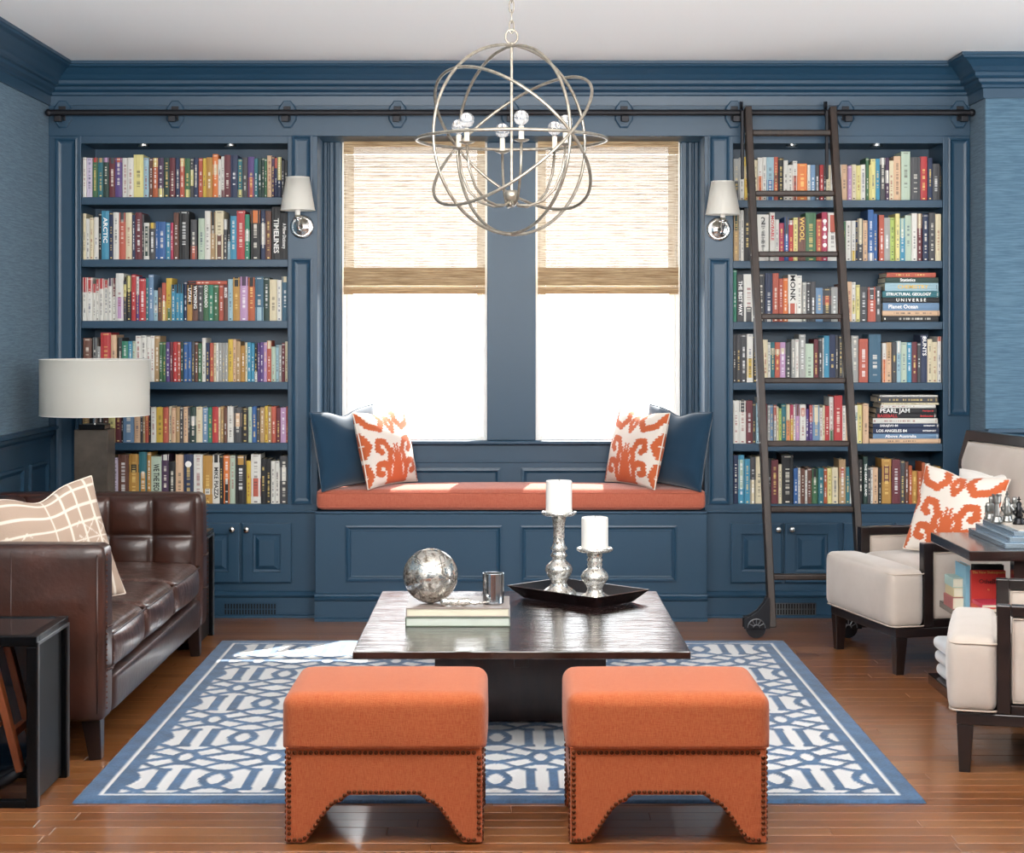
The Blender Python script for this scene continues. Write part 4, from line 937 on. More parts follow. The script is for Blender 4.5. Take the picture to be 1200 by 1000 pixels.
# ------------------------------------------------------------------ ottomans
def ottoman():
    t = thing('ottoman', 'orange linen ottoman with nailhead trim in front of the table, left one', 'ottoman', (0, 0, 0), 0, 'orange ottomans')
    W_, D = .535, .42; hw, hd = W_/2, D/2; zs = .262
    MB().rbox(0, 0, .3135, W_+.020, D+.016, .195, .036, 20, (.004, .004, .006), .2625).build('seat_top', M['orange'], t, smooth=True)
    def arch(hw, hz=.135):
        xi = hw-.055; P = [(-hw, .0), (-xi, .0)]
        n = 10
        for k in range(1, n+1):
            a = PI/2*k/n; P.append((-xi+(xi-.115)*(math.sin(a)**1.1), .0+.112*(1-math.cos(a))**.62 if k < n else .112))
        P += [(-.105, .120), (-.090, hz), (.090, hz), (.105, .120)]
        for k in range(n, 0, -1):
            a = PI/2*k/n; P.append((xi-(xi-.115)*(math.sin(a)**1.1), .112*(1-math.cos(a))**.62 if k < n else .112))
        P += [(xi, .0), (hw, .0), (hw, zs), (-hw, zs)]
        return P
    def arch2(hw):
        xi = hw-.052; P = [(-hw, .004), (-xi, .004)]; x1, z1 = -.118, .114; n = 9
        cur = []
        for k in range(1, n+1):
            s = k/n; cur.append((-xi+(xi+x1)*(s**.8), .004+(z1-.004)*math.sin(s*PI/2)**.95))
        P += cur+[(-.112, .122), (-.095, .134), (.095, .134), (.112, .122)]+[(-a, b) for a, b in reversed(cur)]+[(xi, .004), (hw, .004), (hw, zs), (-hw, zs)]
        return P
    pf = arch2(hw); ps = arch2(hd)
    th = .03
    for y0, y1 in ((-hd, -hd+th), (hd-th, hd)): MB().prism(pf, y0, y1).build('apron', M['orange'], t, bevel=.004)
    for s in (-1, 1):
        q = MB().prism([(-hd+th+.0006 if a < -hd+.03 and abs(a+hd) < 1e-6 else (hd-th-.0006 if abs(a-hd) < 1e-6 else a), b) for a, b in ps], s*hw, s*(hw-th), 'yz')
        q.build('side_apron', M['orange'], t, bevel=.004)
    MB().box(-hw+th, hw-th, -hd+th, hd-th, .2, zs).build('bottom_lining', M['orange'], t)
    for y in (-hd+.0, hd): MB().tube([(-hw, y, zs+.001), (hw, y, zs+.001)], .003, 6).build('seam_piping', M['orange'], t)
    # nailheads along all edges of each face
    nails = MB()
    def nail(p, nrm):
        r = .0064
        ax = 'y' if abs(nrm[1]) else 'x'; s = nrm[1] if ax == 'y' else nrm[0]
        nails.lathe([(r, 0), (r*.86, s*.002), (r*.5, s*.0036), (.0001, s*.004)], 8, p, ax)
    def along(path, f, sp=.0148):
        pts = [Vector((a, b)) for a, b in path]; acc = 0; f(pts[0])
        for a, b in zip(pts, pts[1:]):
            L_ = (b-a).length; d_ = sp-acc
            while d_ <= L_: f(a+(b-a)*(d_/L_)); d_ += sp
            acc = L_-(d_-sp)
    def inset(P, e=.0085):
        return [(a*(1-e/hw*.9) if abs(a) > .12 else a, b+(e if b < .2 else -e)) for a, b in P]
    for H, face in ((hw, 'f'), (hd, 's')):
        P = arch2(H)[:-2]; low = []
        for k, (a, b) in enumerate(P):
            if abs(abs(a)-H) < 1e-6: a = math.copysign(H-.009, a); b += .008
            else: b += .0085
            if abs(abs(a)-(H-.052)) < 1e-6: a = math.copysign(abs(a)+.006, a)
            low.append((a, b))
        top = [(-H+.009, zs-.012), (H-.009, zs-.012)]
        for s in (-1, 1):
            if face == 'f': F = lambda q: nail((q.x, s*(hd+.0004), q.y), (0, s))
            else: F = lambda q: nail((s*(hw+.0004), q.x, q.y), (s, 0))
            along(low, F); along(top, F); along([(-H+.009, zs-.026), (-H+.009, .022)], F); along([(H-.009, zs-.026), (H-.009, .022)], F)
    nails.build('nailhead_trim', M['bronze'], t, smooth=True, kind='stuff')
    return t
M['bronze'] = mat('bronze_nailheads', '#6b3a22', .3, .85)
o1 = ottoman(); yo = 4.884+.21
o1.location = (X(450, 4.884), yo, 0)
o2 = dup(o1, (X(783.5, 4.884), yo, 0), 0, 'orange linen ottoman with nailhead trim in front of the table, right one')
# ------------------------------------------------------------------ coffee table
def table_top_mat():
    m = mat('ribbed_espresso_lacquer', '#3a2622', .10, coat=1.0, var='#22140f', vscale=3, vstretch=(1, 30, 1)); g = NG(m); b = g.n['Principled BSDF']
    tc = g.add('TexCoord'); mp = g.add('Mapping'); mp.inputs['Scale'].default_value = (.8, 48, 1); g.link(tc.outputs['Object'], mp.inputs['Vector'])
    n = g.add('TexNoise', Scale=2.2, Detail=3.0); g.link(mp.outputs[0], n.inputs['Vector'])
    bp = g.add('Bump', Strength=.6, Distance=.005); g.link(n.outputs['Fac'], bp.inputs['Height']); g.link(bp.outputs[0], b.inputs['Normal']); g.link(bp.outputs[0], b.inputs['Coat Normal'])
    return m
TZ = .366
tx0, tx1 = X(413, 5.78), X(809.5, 5.78); ty0, ty1 = 5.78, 7.12
ct = thing('coffee_table', 'large low square espresso wood pedestal coffee table on the rug', 'coffee table', ((tx0+tx1)/2, 6.45, ZRG))
hx = (tx1-tx0)/2
MB().box(-hx, hx, ty0-6.45, ty1-6.45, TZ-.026-ZRG, TZ-ZRG).build('tabletop', table_top_mat(), ct, bevel=.003)
pw = .305; zz = TZ-.026-ZRG
mb = MB(); y0 = 6.37-6.45
mb.box(-pw, pw, y0, y0+.30, 0, zz-.055); mb.box(-pw, -.032, y0, y0+.30, zz-.055, zz); mb.box(.032, pw, y0, y0+.30, zz-.055, zz)
mb.build('pedestal', mat('mahogany_pedestal', '#3d211b', .3, coat=.5, var='#2b1512', vscale=4, vstretch=(4, 4, 1)), ct, bevel=.003)
MB().box(-.024, .024, -.55, .55, zz-.048, zz-.0005).build('cross_beam', M['espresso'], ct, bevel=.002)
MB().box(-.42, .42, .04, .13, zz-.05, zz-.0005).build('cross_beam', M['espresso'], ct, bevel=.002) if False else None
# books on the coffee table
bt = [('#cfc9b4', '#66705c', .031), ('#b9c0b6', '#4a5a50', .034)]
zz = TZ+.0005
for k, (pg, cv, h) in enumerate(bt[::-1]):
    t = thing('coffee_table_book', ['large green edged art book, lower of the two on the coffee table', 'large pale jacketed art book under the mirrored globe'][k], 'book', (X(537, 6.33), 6.40, zz), 0, 'art books on the coffee table')
    w_, d = .183-.002*k, .142
    cb = MB(); cb.box(-w_, w_, -d, d, 0, .0035); cb.box(-w_, w_, -d, d, h-.0035, h); cb.box(-w_, -w_+.004, -d, d, .0035, h-.0035)
    cb.build('cover', mat('art_book_cover', ['#55624f', '#8b7f78'][k], .35), t, bevel=.001)
    MB().box(-w_+.0042, w_-.004, -d+.004, d-.004, .0037, h-.0037).build('pages', mat('art_book_pages', pg, .8), t)
    zz += h+.0005
ZB = zz
def mercury(name, base='#d6d2ca', r=.10, spots=True, sc=35.0):
    m = bpy.data.materials.new(name); m.use_nodes = True; g = NG(m); b = g.n['Principled BSDF']
    tc = g.add('TexCoord'); n = g.add('TexNoise', Scale=sc, Detail=6.0, Roughness=.7); g.link(tc.outputs['Object'], n.inputs['Vector'])
    r1 = g.add('ValToRGB'); r1.color_ramp.elements[0].position = .36; r1.color_ramp.elements[0].color = (.13, .10, .07, 1); r1.color_ramp.elements[1].position = .50; r1.color_ramp.elements[1].color = (*lin(base), 1)
    g.link(n.outputs['Fac'], r1.inputs['Fac']); g.link(r1.outputs['Color'], b.inputs['Base Color'])
    r2 = g.add('ValToRGB'); r2.color_ramp.elements[0].position = .40; r2.color_ramp.elements[0].color = (.6, .6, .6, 1); r2.color_ramp.elements[1].position = .55; r2.color_ramp.elements[1].color = (r, r, r, 1)
    g.link(n.outputs['Fac'], r2.inputs['Fac']); g.link(r2.outputs['Color'], b.inputs['Roughness']); b.inputs['Metallic'].default_value = .85
    b.inputs['Coat Weight'].default_value = .5; b.inputs['Coat Roughness'].default_value = .03
    return m
M['mercury'] = mercury('mercury_glass'); M['mercury_pale'] = mercury('pale_mercury_glass', '#eeeae2', .16, sc=60.0)
gp = (X(504, 6.33), 6.37, ZB+.0975)
gt = thing('mirrored_globe', 'round mottled silver mercury glass globe on the art books', 'decorative ball', gp)
MB().sphere((0, 0, 0), .097, 40, 28).build('globe', M['mercury'], gt, smooth=True)
sm = MB()
for ax, ti in (((0, .55, .83), .3), ((.8, .4, .4), .2), ((-.8, .5, .3), .25)):
    n_ = Vector((ax[0], -ax[1], ax[2])).normalized(); u = n_.cross(Vector((0, 1, .2))).normalized(); v_ = n_.cross(u); rr = .0968; off = .62
    c5 = []
    for k in range(5):
        a = 2*PI*k/5+ti; c5.append((n_*math.cos(off)+(u*math.cos(a)+v_*math.sin(a))*math.sin(off)).normalized())
    path = []
    for k in range(5):
        for j in range(8): path.append((c5[k]*(1-j/8)+c5[(k+1) % 5]*(j/8)).normalized()*rr)
    sm.tube(path, .0012, 5, True)
sm.build('seam_lines', mat('dark_seam', '#4a4640', .4, .6), gt, kind='stuff')
tm = thing('glass_tumbler', 'small mirrored glass tumbler standing on the art books', 'glass', (X(578, 6.33), 6.36, ZB+.0005))
MB().lathe([(.0001, 0), (.036, 0), (.038, .004), (.038, .108), (.0355, .108), (.0350, .010), (.0001, .008)], 28).build('tumbler_body', mat('silvered_tumbler_glass', '#c9ced3', .07, metal=.9, var='#9aa0a6', vscale=6, vstretch=(8, 8, .4)), tm, smooth=False, bevel=.001)
br = thing('silver_branch', 'small rough silver leaf branch lying on the art books', 'ornament', (X(545, 6.3), 6.30, ZB+.0145))
rr = random.Random(3)
def rough(pts, rads): return MB().tube(pts, rads, 9)
P = [(-.085+.013*k, .004*math.sin(k*1.1), .0005*math.sin(k)) for k in range(9)]
rough(P, [.0135+.0022*math.sin(k*2.3) for k in range(9)]).build('branch', M['mercury_pale'], br, smooth=True)
for q0, q1, r_ in (((-.0, 0, 0), (.06, -.015, -.003), .008), ((.01, .0, .0), (.085, .018, -.006), .006), ((.0, .0, .0), (.04, .03, -.004), .005)):
    a, b = Vector(q0), Vector(q1); MB().tube([a+(b-a)*s/5+Vector((0, .003*math.sin(s*2), .003*math.sin(s*1.7))) for s in range(6)], [r_*(1-.1*s) for s in range(6)], 8).build('twig', M['mercury'], br, smooth=True)
# tray
TC = [Vector((-.017, 6.95)), Vector((.315, 6.62)), Vector((.540, 6.82)), Vector((.208, 7.15))]
cen = sum(TC, Vector((0, 0)))/4
e1 = (TC[1]-TC[0]); ang = math.atan2(e1.y, e1.x)
tr = thing('serving_tray', 'black square mirrored tray under the two candle holders', 'tray', (cen.x, cen.y, TZ+.0008), ang)
a_, b_ = .468/2, .31/2; h = .048; i_ = .048; w_ = .007
mb = MB(); o = [(-a_+i_, -b_+i_, 0), (a_-i_, -b_+i_, 0), (a_-i_, b_-i_, 0), (-a_+i_, b_-i_, 0), (-a_, -b_, h), (a_, -b_, h), (a_, b_, h), (-a_, b_, h),
   (-a_+w_, -b_+w_, h), (a_-w_, -b_+w_, h), (a_-w_, b_-w_, h), (-a_+w_, b_-w_, h), (-a_+i_+w_*.6, -b_+i_+w_*.6, .008), (a_-i_-w_*.6, -b_+i_+w_*.6, .008), (a_-i_-w_*.6, b_-i_-w_*.6, .008), (-a_+i_+w_*.6, b_-i_-w_*.6, .008)]
f = [(3, 2, 1, 0)]+[(i, (i+1) % 4, 4+(i+1) % 4, 4+i) for i in range(4)]+[(4+i, 4+(i+1) % 4, 8+(i+1) % 4, 8+i) for i in range(4)]+[(8+i, 8+(i+1) % 4, 12+(i+1) % 4, 12+i) for i in range(4)]+[(12, 13, 14, 15)]
mb.add(o, f); mb.build('tray_body', mat('black_lacquer', '#121115', .18, coat=.6), tr, bevel=.0015)
MB().box(-a_+i_+.005, a_-i_-.005, -b_+i_+.005, b_-i_-.005, .0082, .0105).build('mirror_base', mat('antique_mirror', '#c6c8ca', .2, metal=.35, var='#9a9ca0', vscale=20), tr)
ZT = TZ+.0008+.0105
def holder(px, Y, ztop, cand, lab, lab2, prof):
    x = X(px, Y); t = thing('candle_holder', lab, 'candle holder', (x, Y, ZT+.0004), 0, 'mercury glass candle holders')
    MB().lathe(prof, 36).build('turned_stem', M['mercury_pale'], t, smooth=True)
    hz = prof[-1][1]
    MB().lathe([(.030, hz-.012), (.060, hz-.010), (.069, hz-.004), (.069, hz+.004), (.064, hz+.006), (.060, hz+.002), (.0001, hz+.001)], 36).build('candle_plate', M['mercury_pale'], t, smooth=True)
    c = thing('pillar_candle', lab2, 'candle', (x, Y, ZT+hz+.0035), 0, 'white pillar candles')
    MB().lathe([(.0001, 0), (.0505, 0), (.051, .003), (.051, cand-.004), (.049, cand), (.0001, cand-.002)], 36).build('wax_body', M['wax'], c, smooth=False)
    MB().tube([(0, 0, cand-.004), (.0008, 0, cand+.005), (.002, 0, cand+.009)], .0012, 6).build('wick', M['ink_k'], c)
holder(655, 6.97, .70, .122, 'tall mercury glass candle holder at the back of the tray', 'white pillar candle on the tall holder',
  [(.0001, 0), (.066, 0), (.068, .006), (.060, .014), (.052, .020), (.036, .030), (.030, .045), (.034, .056), (.046, .074), (.054, .092), (.050, .108), (.036, .122), (.027, .130), (.026, .140), (.034, .150), (.026, .160), (.025, .168), (.036, .176), (.026, .186), (.022, .20), (.022, .25), (.026, .285), (.032, .305), (.034, .315)])
holder(697, 6.82, .58, .118, 'short mercury glass candle holder at the front of the tray', 'white pillar candle on the short holder',
  [(.0001, 0), (.060, 0), (.062, .006), (.052, .016), (.034, .026), (.028, .040), (.034, .056), (.050, .076), (.054, .088), (.046, .104), (.030, .118), (.026, .124), (.030, .134), (.026, .142), (.031, .152), (.024, .160), (.031, .170), (.026, .180), (.034, .188), (.036, .192)])
# ------------------------------------------------------------------ leather sofa (front faces +x)
SY0, SY1 = 5.80, 7.78; SXF, SXB = -1.312, -2.215; SC = (SXF+SXB)/2, (SY0+SY1)/2
sf = thing('leather_sofa', 'brown leather three seat sofa with tufted arms and nailhead edges', 'sofa', (SC[0], SC[1], 0))
f_ = SXF-SC[0]; b_ = -f_; hy = (SY1-SY0)/2; AT = .135; TOP = .704
def S_(mb, name, m=M['leather'], par=sf, **k): return mb.build(name, m, par, **k)
for s in (-1, 1):
    yo = s*hy; yi = s*(hy-AT); lo, hi = sorted((yo, yi))
    P = [(-f_, .13), (f_-.012, .13), (f_+.004, .17), (f_+.004, .60), (f_-.002, TOP-.01), (f_-.012, TOP), (-f_, TOP)]
    # arm core: outer side slightly padded
    S_(MB().rbox(0, (lo+hi)/2, (.13+TOP)/2, 2*f_, AT, TOP-.13, .028, 14, (.004, .008, .004)), 'arm', smooth=True)
    # welt lines and vertical seams on the outside
    w_ = MB(); yy = yo+s*.004
    w_.tube([(f_-.022, yo-s*.0, .16), (f_-.022, yo+s*.003, .4), (f_-.022, yo-s*.0, TOP-.03)], .003, 6)
    w_.tube([(f_-.30, yo+s*.006, .15), (f_-.30, yo+s*.009, .4), (f_-.30, yo+s*.002, TOP-.02)], .0016, 6)
    S_(w_, 'welt_seam', M['leather'], smooth=True)
    nb = MB()
    for k in range(30):
        z = .175+k*.0172
        for y in (yo-s*.020,): nb.lathe([(.0042, 0), (.0032, .002), (.0001, .0035)], 7, (f_+.0035, y, z), 'x')
    S_(nb, 'nailhead_trim', M['bronze'], smooth=True, kind='stuff')
    # horizontal pleats on the front face of the arm
    pl_ = MB()
    for z in (.30, .44): pl_.tube([(f_+.006, lo+.02, z), (f_+.011, (lo+hi)/2, z-.004), (f_+.006, hi-.02, z)], .004, 6)
    S_(pl_, 'front_pleat', smooth=True)
def tuft(W_, H, nu, nv, t, n=64):
    """tufted pad in (a, b) with outward c"""
    na = n; nb_ = max(24, int(n*H/W_)); V = []; F = []
    for i in range(nb_+1):
        for j in range(na+1):
            a = j/na; b = i/nb_; u = a*nu; v = b*nv
            su = abs(math.sin(PI*u)); sv = abs(math.sin(PI*v))
            c = t*(.25+.75*(su*sv)**.34) if 0 < a < 1 and 0 < b < 1 else 0
            edge = min(a*W_, (1-a)*W_, b*H, (1-b)*H); c = c if edge > .004 else 0
            V.append((a*W_, b*H, c))
    for i in range(nb_):
        for j in range(na): q = i*(na+1)+j; F.append((q, q+1, q+na+2, q+na+1))
    return V, F
# inner tufted pads: both arms and the back
for s in (-1, 1):
    V, F = tuft(2*f_-.17, .33, 4, 2, .055); yi = s*(hy-AT)
    mb = MB(); mb.add([(-f_+.145+a, yi-s*(c+.001), .365+b) for a, b, c in V], F if s > 0 else [tuple(reversed(q)) for q in F]); S_(mb, 'tufted_arm_pad', smooth=True)
S_(MB().rbox(-f_+.07, 0, (.13+TOP)/2, .14, 2*(hy-AT)-.002, TOP-.13, .028, 14), 'sofa_back', smooth=True)
V, F = tuft(2*(hy-AT)-.08, .34, 8, 2, .045, 128)
mb = MB(); mb.add([(-f_+.141+c, -(hy-AT)+.04+a, .360+b) for a, b, c in V], F); S_(mb, 'tufted_back_pad', smooth=True)
# frame apron
S_(MB().rbox(.07, 0, .195, 2*f_-.145, 2*(hy-AT)-.002, .125, .018, 10, (.004, 0, 0)), 'seat_frame', smooth=True)
cw = (2*(hy-AT)-.006)/3
for k in range(3):
    yc = -(hy-AT)+.003+cw*(k+.5)
    c = S_(MB().rbox(.085, yc, .338, 2*f_-.19, cw-.006, .150, .040, 20, (.026, .0, .026), .262), 'seat_cushion', M['leather_seat'], smooth=True)
    for z in (.394,):
        S_(MB().tube([(p[0], p[1], z+.002) for p in rectloop(.085-f_+.095-.004, .085+f_-.095+.006, yc-cw/2+.001, yc+cw/2-.001, 0, .03)], .004, 6, True), 'cushion_piping', M['leather'], smooth=True)
for sx in (-1, 1):
    for s in (-1, 1):
        x = sx*(f_-.05); y = s*(hy-.06)
        S_(MB().bar((x, y, .131), (x+sx*.012, y+s*.0, 0), .062, .062, up=(0, 1, 0), wx2=.040, wy2=.040), 'leg', M['espresso'], bevel=.003)
# patterned pillows on the sofa
M['plaid'] = mat('plaid_linen', '#ffffff', .9, attr='col', bump=.2, bscale=200)
pb = thing('plaid_pillow', 'beige pillow with a red and cream line pattern leaning in the sofa corner', 'pillow')
pillow_obj(pb, .46, .44, .15, M['plaid'], plaid, ('#a08b7b', '#cdc2b5'), n=120, chop=.04)
place(pb, (-1.545, 6.27, .425), math.radians(40), math.radians(-17), math.radians(-9))
pb2 = thing('cream_pillow', 'plain cream pillow, mostly hidden at the far left of the sofa', 'pillow')
pillow_obj(pb2, .33, .38, .11, M['linen'], None, None, n=24)
place(pb2, (-1.835, 6.125, .43), math.radians(72), math.radians(-14), 0)
# ------------------------------------------------------------------ dark metal side tables
M['gunmetal'] = mat('dark_polished_metal', '#1b1c1f', .25, .8)
M['smoked'] = mat('smoked_black_glass', '#15110f', .06, coat=1)
M['reflected_blue'] = mat('mirror_with_wall_blue', '#1b2b3c', .12, .3, coat=.5)  # blue of the reflected wall put into the mirror panel's colour
M['matte_black'] = mat('matte_black_panel', '#0b0b0c', .5)
def cube_table(name, lab, x0, x1, y0, y1, h, panel=True):
    t = thing(name, lab, 'side table', ((x0+x1)/2, (y0+y1)/2, 0), 0, 'dark metal side tables'); a, b = (x1-x0)/2, (y1-y0)/2; w_ = .031
    MB().box(-a+w_+.001, a-w_-.001, -b+w_+.001, b-w_-.001, h-.012, h-.003).build('glass_top', M['smoked'], t)
    MB().box(-a, a, -b, -b+w_, h-w_, h).box(-a, a, b-w_, b, h-w_, h).box(-a, -a+w_, -b+w_, b-w_, h-w_, h).box(a-w_, a, -b+w_, b-w_, h-w_, h).build('top_frame', M['gunmetal'], t, bevel=.003)
    st = MB()
    for s in (-1, 1):
        for q in (-1, 1): st.box(*(sorted((s*a, s*(a-w_)))), *(sorted((q*b, q*(b-w_)))), 0, h-w_-.0005)
    for s in (-1, 1):
        for q in (-1, 1):
            MB().box(*(sorted((s*a, s*(a-w_)))), *(sorted((q*b, q*(b-w_)))), 0.0005, h-w_-.0005).build('leg', M['gunmetal'], t, bevel=.003)
    for s in (-1, 1):
        MB().box(-a+w_+.0005, a-w_-.0005, *(sorted((s*b, s*(b-w_)))), .0005, .022).build('foot_rail', M['gunmetal'], t, bevel=.002)
    # raised inner bead on the side frame
    MB().box(a, a+.004, -b+.009, b-.009, h-.028, h-.020).box(a, a+.004, -b+.009, -b+.017, 0.002, h-.028).box(a, a+.004, b-.017, b-.009, .002, h-.028).build('inlay_bead', M['stainless'], t)
    MB().box(a-w_+.006, a-w_+.014, -b+w_+.0005, b-w_-.0005, .01, h-w_-.0005).build('side_panel', M['matte_black'], t)
    MB().box(-a+w_+.0005, a-w_-.0005, b-w_+.012, b-w_+.02, .023, h-w_-.0005).build('rear_panel', M['reflected_blue'], t)
    return t
cube_table('metal_side_table', 'dark metal framed side table in the near left corner', -1.93, -1.385, 5.25, 5.635, .505)
cube_table('metal_side_table', 'dark metal framed side table behind the far arm of the sofa', -2.06, -1.362, 7.86, 8.255, .492)
# added wooden frame standing in for a chair reflected in the near table
M['teak'] = mat('reddish_brown_wood', '#8a4a2a', .4, var='#6b3419', vscale=5, vstretch=(6, 6, 1))
stl = thing('reflected_chair_frame', 'small brown wooden frame standing in for a chair reflected in the near side table', 'stool', (-1.56, 5.40, 0))
for y in (-.09, .09):
    MB().bar((.020, y, .455), (.112, y, .095), .022, .038, up=(0, 1, 0)).build('slanted_leg', M['teak'], stl, bevel=.003)
MB().bar((-.15, -.09, .235), (.055, -.09, .235), .014, .030, up=(0, 1, 0)).build('side_rail', M['teak'], stl, bevel=.002) 
MB().bar((.078, -.079, .20), (.078, .079, .20), .018, .026).build('stretcher', M['teak'], stl, bevel=.002)
MB().bar((-.16, -.079, .30), (-.16, .079, .30), .018, .026).build('stretcher', M['teak'], stl, bevel=.002)
for y in (-.09, .09):
    MB().tube([(-.14, y, .018), (-.04, y, .024), (.03, y, .045), (.08, y, .075), (.122, y, .105)], [.018, .018, .017, .016, .012], 8).build('rocker_foot', M['blackiron'], stl, smooth=True)
for y in (-.09, .09): MB().bar((-.17, y, .42), (-.165, y, .04), .02, .03, up=(0, 1, 0)).build('upright', M['teak'], stl, bevel=.002)
# lamp
lp = thing('table_lamp', 'table lamp with white drum shade and square dark metal base behind sofa', 'lamp', (X(111, 8.05), 8.05, .4925))
def zl_(py): return Z(py, 8.05)-.4925
MB().box(-.085, .085, -.085, .085, 0, .02).box(-.075, .075, -.075, .075, .02, zl_(503)).build('base_block', mat('aged_bronze_metal', '#5c544c', .35, .7, var='#453e38', vscale=7), lp, bevel=.002)
MB().box(-.058, .058, -.058, .058, zl_(503)+.0003, zl_(497)).build('base_cap', M['gunmetal'], lp, bevel=.002)
MB().tube([(0, 0, zl_(497)), (0, 0, zl_(440))], .0085, 10).build('neck', M['chrome'], lp)
zt, zb = zl_(421.5), zl_(486.5)
sh = MB().lathe([(.243, zb), (.243, zt), (.2415, zt), (.2415, zb)], 56); sh.f = sh.f[:-2]; sh.c = sh.c[:-2]
o = sh.build('lamp_shade', M['shade_big'], lp, smooth=False)
for p in o.data.polygons: p.use_smooth = True
rm = MB()
for z in (zb, zt): MB().tube([(.243*math.cos(2*PI*k/56), .243*math.sin(2*PI*k/56), z) for k in range(56)], .002, 6, True).build('shade_rim', M['linen'], lp)
MB().tube([(-.241, 0, zt-.012), (.241, 0, zt-.012)], .0015, 6).tube([(0, 0, zl_(440)), (0, 0, zt-.012)], .002, 6).build('shade_spider', M['chrome'], lp)
MB().sphere((0, 0, zl_(455)), .03, 14, 10).build('bulb', M['wax'], lp, smooth=True)
cr = thing('glint_stack', 'small stack of pale slabs standing in for a reflection on the far dark side table', 'reflection', (-1.425, 8.02, .4925))
for k in range(3): MB().box(-.045, .045, -.045, .045, k*.009, k*.009+.0085).build('coaster', mat('pale_green_glint', '#dfe9e4', .1, coat=.6), cr, bevel=.002)  # pale slabs added to stand in for a reflection on the table
# ------------------------------------------------------------------ armchairs (front faces +x, origin under the middle of the front edge)
def frame_poly(out, inn):
    return out, inn
def armchair(lab):
    t = thing('upholstered_armchair', lab, 'armchair', (0, 0, 0), 0, 'beige armchairs with dark frames')
    E, U = M['espresso'], M['beige']; hw = .333; D = .60; a0 = -.105
    MB().rbox(.0-.265, 0, .172, .57, 2*hw-.0, .040, .006, 6).build('base_rail', E, t)
    for y in (-1, 1):
        MB().bar((-.008, y*(hw-.028), .152), (-.006, y*(hw-.030), 0), .052, .052, up=(0, 1, 0), wx2=.034, wy2=.034).build('leg', E, t, bevel=.002)
        MB().bar((-.56, y*(hw-.028), .152), (-.63, y*(hw-.030), 0), .05, .05, up=(0, 1, 0), wx2=.034, wy2=.034).build('leg', E, t, bevel=.002)
    # T shaped seat cushion
    MB().rbox(-.030, 0, .312, .150, 2*hw+.016, .235, .030, 14, (.014, .004, .010), .1935).build('seat_cushion_front', U, t, smooth=True)
    MB().rbox(-.33, 0, .318, .46, 2*(hw-.052), .225, .035, 14, (0, 0, .022), .1935).build('seat_cushion', U, t, smooth=True)
    wl = MB()
    for z in (.200, .412): wl.tube(rectloop(-.112, .040, -hw-.008, hw+.008, z, .03), .0032, 6, True)
    wl.build('piping', M['piping_beige'], t, smooth=True)
    for y in (-1, 1):
        yo = y*hw; yi = y*(hw-.045)
        lo, hi = sorted((yo, yi))
        fr = MB(); fr.box(a0-.042, a0, lo, hi, .192, .535); fr.box(-.60, a0-.0425, lo, hi, .500, .535); fr.box(-.60, a0-.0425, lo, hi, .192, .222); fr.box(-.62, -.575, lo, hi, .2225, .4995)
        fr.build('arm_frame', E, t, bevel=.003)
        MB().rbox((a0-.042-.575)/2, (lo+hi)/2, .361, .575+a0-.042-.004, .030, .272, .010, 8, (0, .003, 0)).build('arm_panel', U, t, smooth=True)
        wl = MB()
        for q in (-1, 1):
            yy = (lo+hi)/2+q*.0165; x0, x1 = -.573, a0-.046
            wl.tube([(x1-.004, yy, .229), (x1-.004, yy, .493), (x0+.004, yy, .493), (x0+.004, yy, .229)], .003, 6, True)
        wl.build('arm_piping', M['piping_beige'], t, smooth=True)
    # back: hour-glass wing frame leaning backwards
    def outl(g):
        h = [(.285-g, .19+g), (.285-g, .60-g*.2), (.300-g, .655), (.335-g, .705+g*.3), (.395-g, .785+g*.4), (.403-g, .82), (.368-g, .952-g)]
        return [(a, b) for a, b in h]+[(-a, b) for a, b in reversed(h)]
    O, I = outl(0), outl(.044); n = len(O); lean = math.tan(math.radians(9))
    def bp(p, c): return (-.545-c-(p[1]-.3)*lean, p[0], p[1])
    mb = MB(); v = [bp(p, 0) for p in O]+[bp(p, 0) for p in I]+[bp(p, .05) for p in O]+[bp(p, .05) for p in I]; f = []
    for i in range(n):
        j = (i+1) % n
        f += [(i, j, n+j, n+i), (2*n+j, 2*n+i, 3*n+i, 3*n+j), (j, i, 2*n+i, 2*n+j), (n+i, n+j, 3*n+j, 3*n+i)]
    mb.add(v, f); mb.build('back_frame', E, t, bevel=.003)
    J = outl(.047); cx = 0; cz = .55
    rings_ = []
    for sc_, c in ((1, .006), (.985, -.008), (.93, -.018), (.80, -.026), (.5, -.032), (.01, -.034)):
        rings_.append([bp((p[0]*sc_, cz+(p[1]-cz)*sc_), c) for p in J])
    bk = [bp(p, .040) for p in J]
    mb = MB(); v = bk+[q for r_ in rings_ for q in r_]; f = [tuple(range(n))]
    for k in range(len(rings_)):
        for i in range(n): j = (i+1) % n; f.append((k*n+i, (k+1)*n+i, (k+1)*n+j, k*n+j))
    mb.add(v, f); mb.build('back_cushion', M['beige'], t, smooth=True)
    MB().tube([bp((p[0]*.992, cz+(p[1]-cz)*.992), -.006) for p in J], .0032, 6, True).build('back_piping', M['piping_beige'], t, smooth=True)
    return t
M['piping_beige'] = mat('beige_piping', '#b8aa9c', .9)
A, B = Vector((1.457, 7.925)), Vector((1.605, 7.26)); mid = (A+B)/2; n1 = math.atan2(-.22, -.975)
c1 = armchair('beige armchair with dark wood frame beside the library ladder'); c1.location = (mid.x-.02, mid.y-.0, 0); c1.rotation_euler = (0, 0, n1)
th = math.radians(180-15)
near = Vector((1.434, 5.672)); u = Vector((math.cos(th), math.sin(th))); lat = Vector((-u.y, u.x))
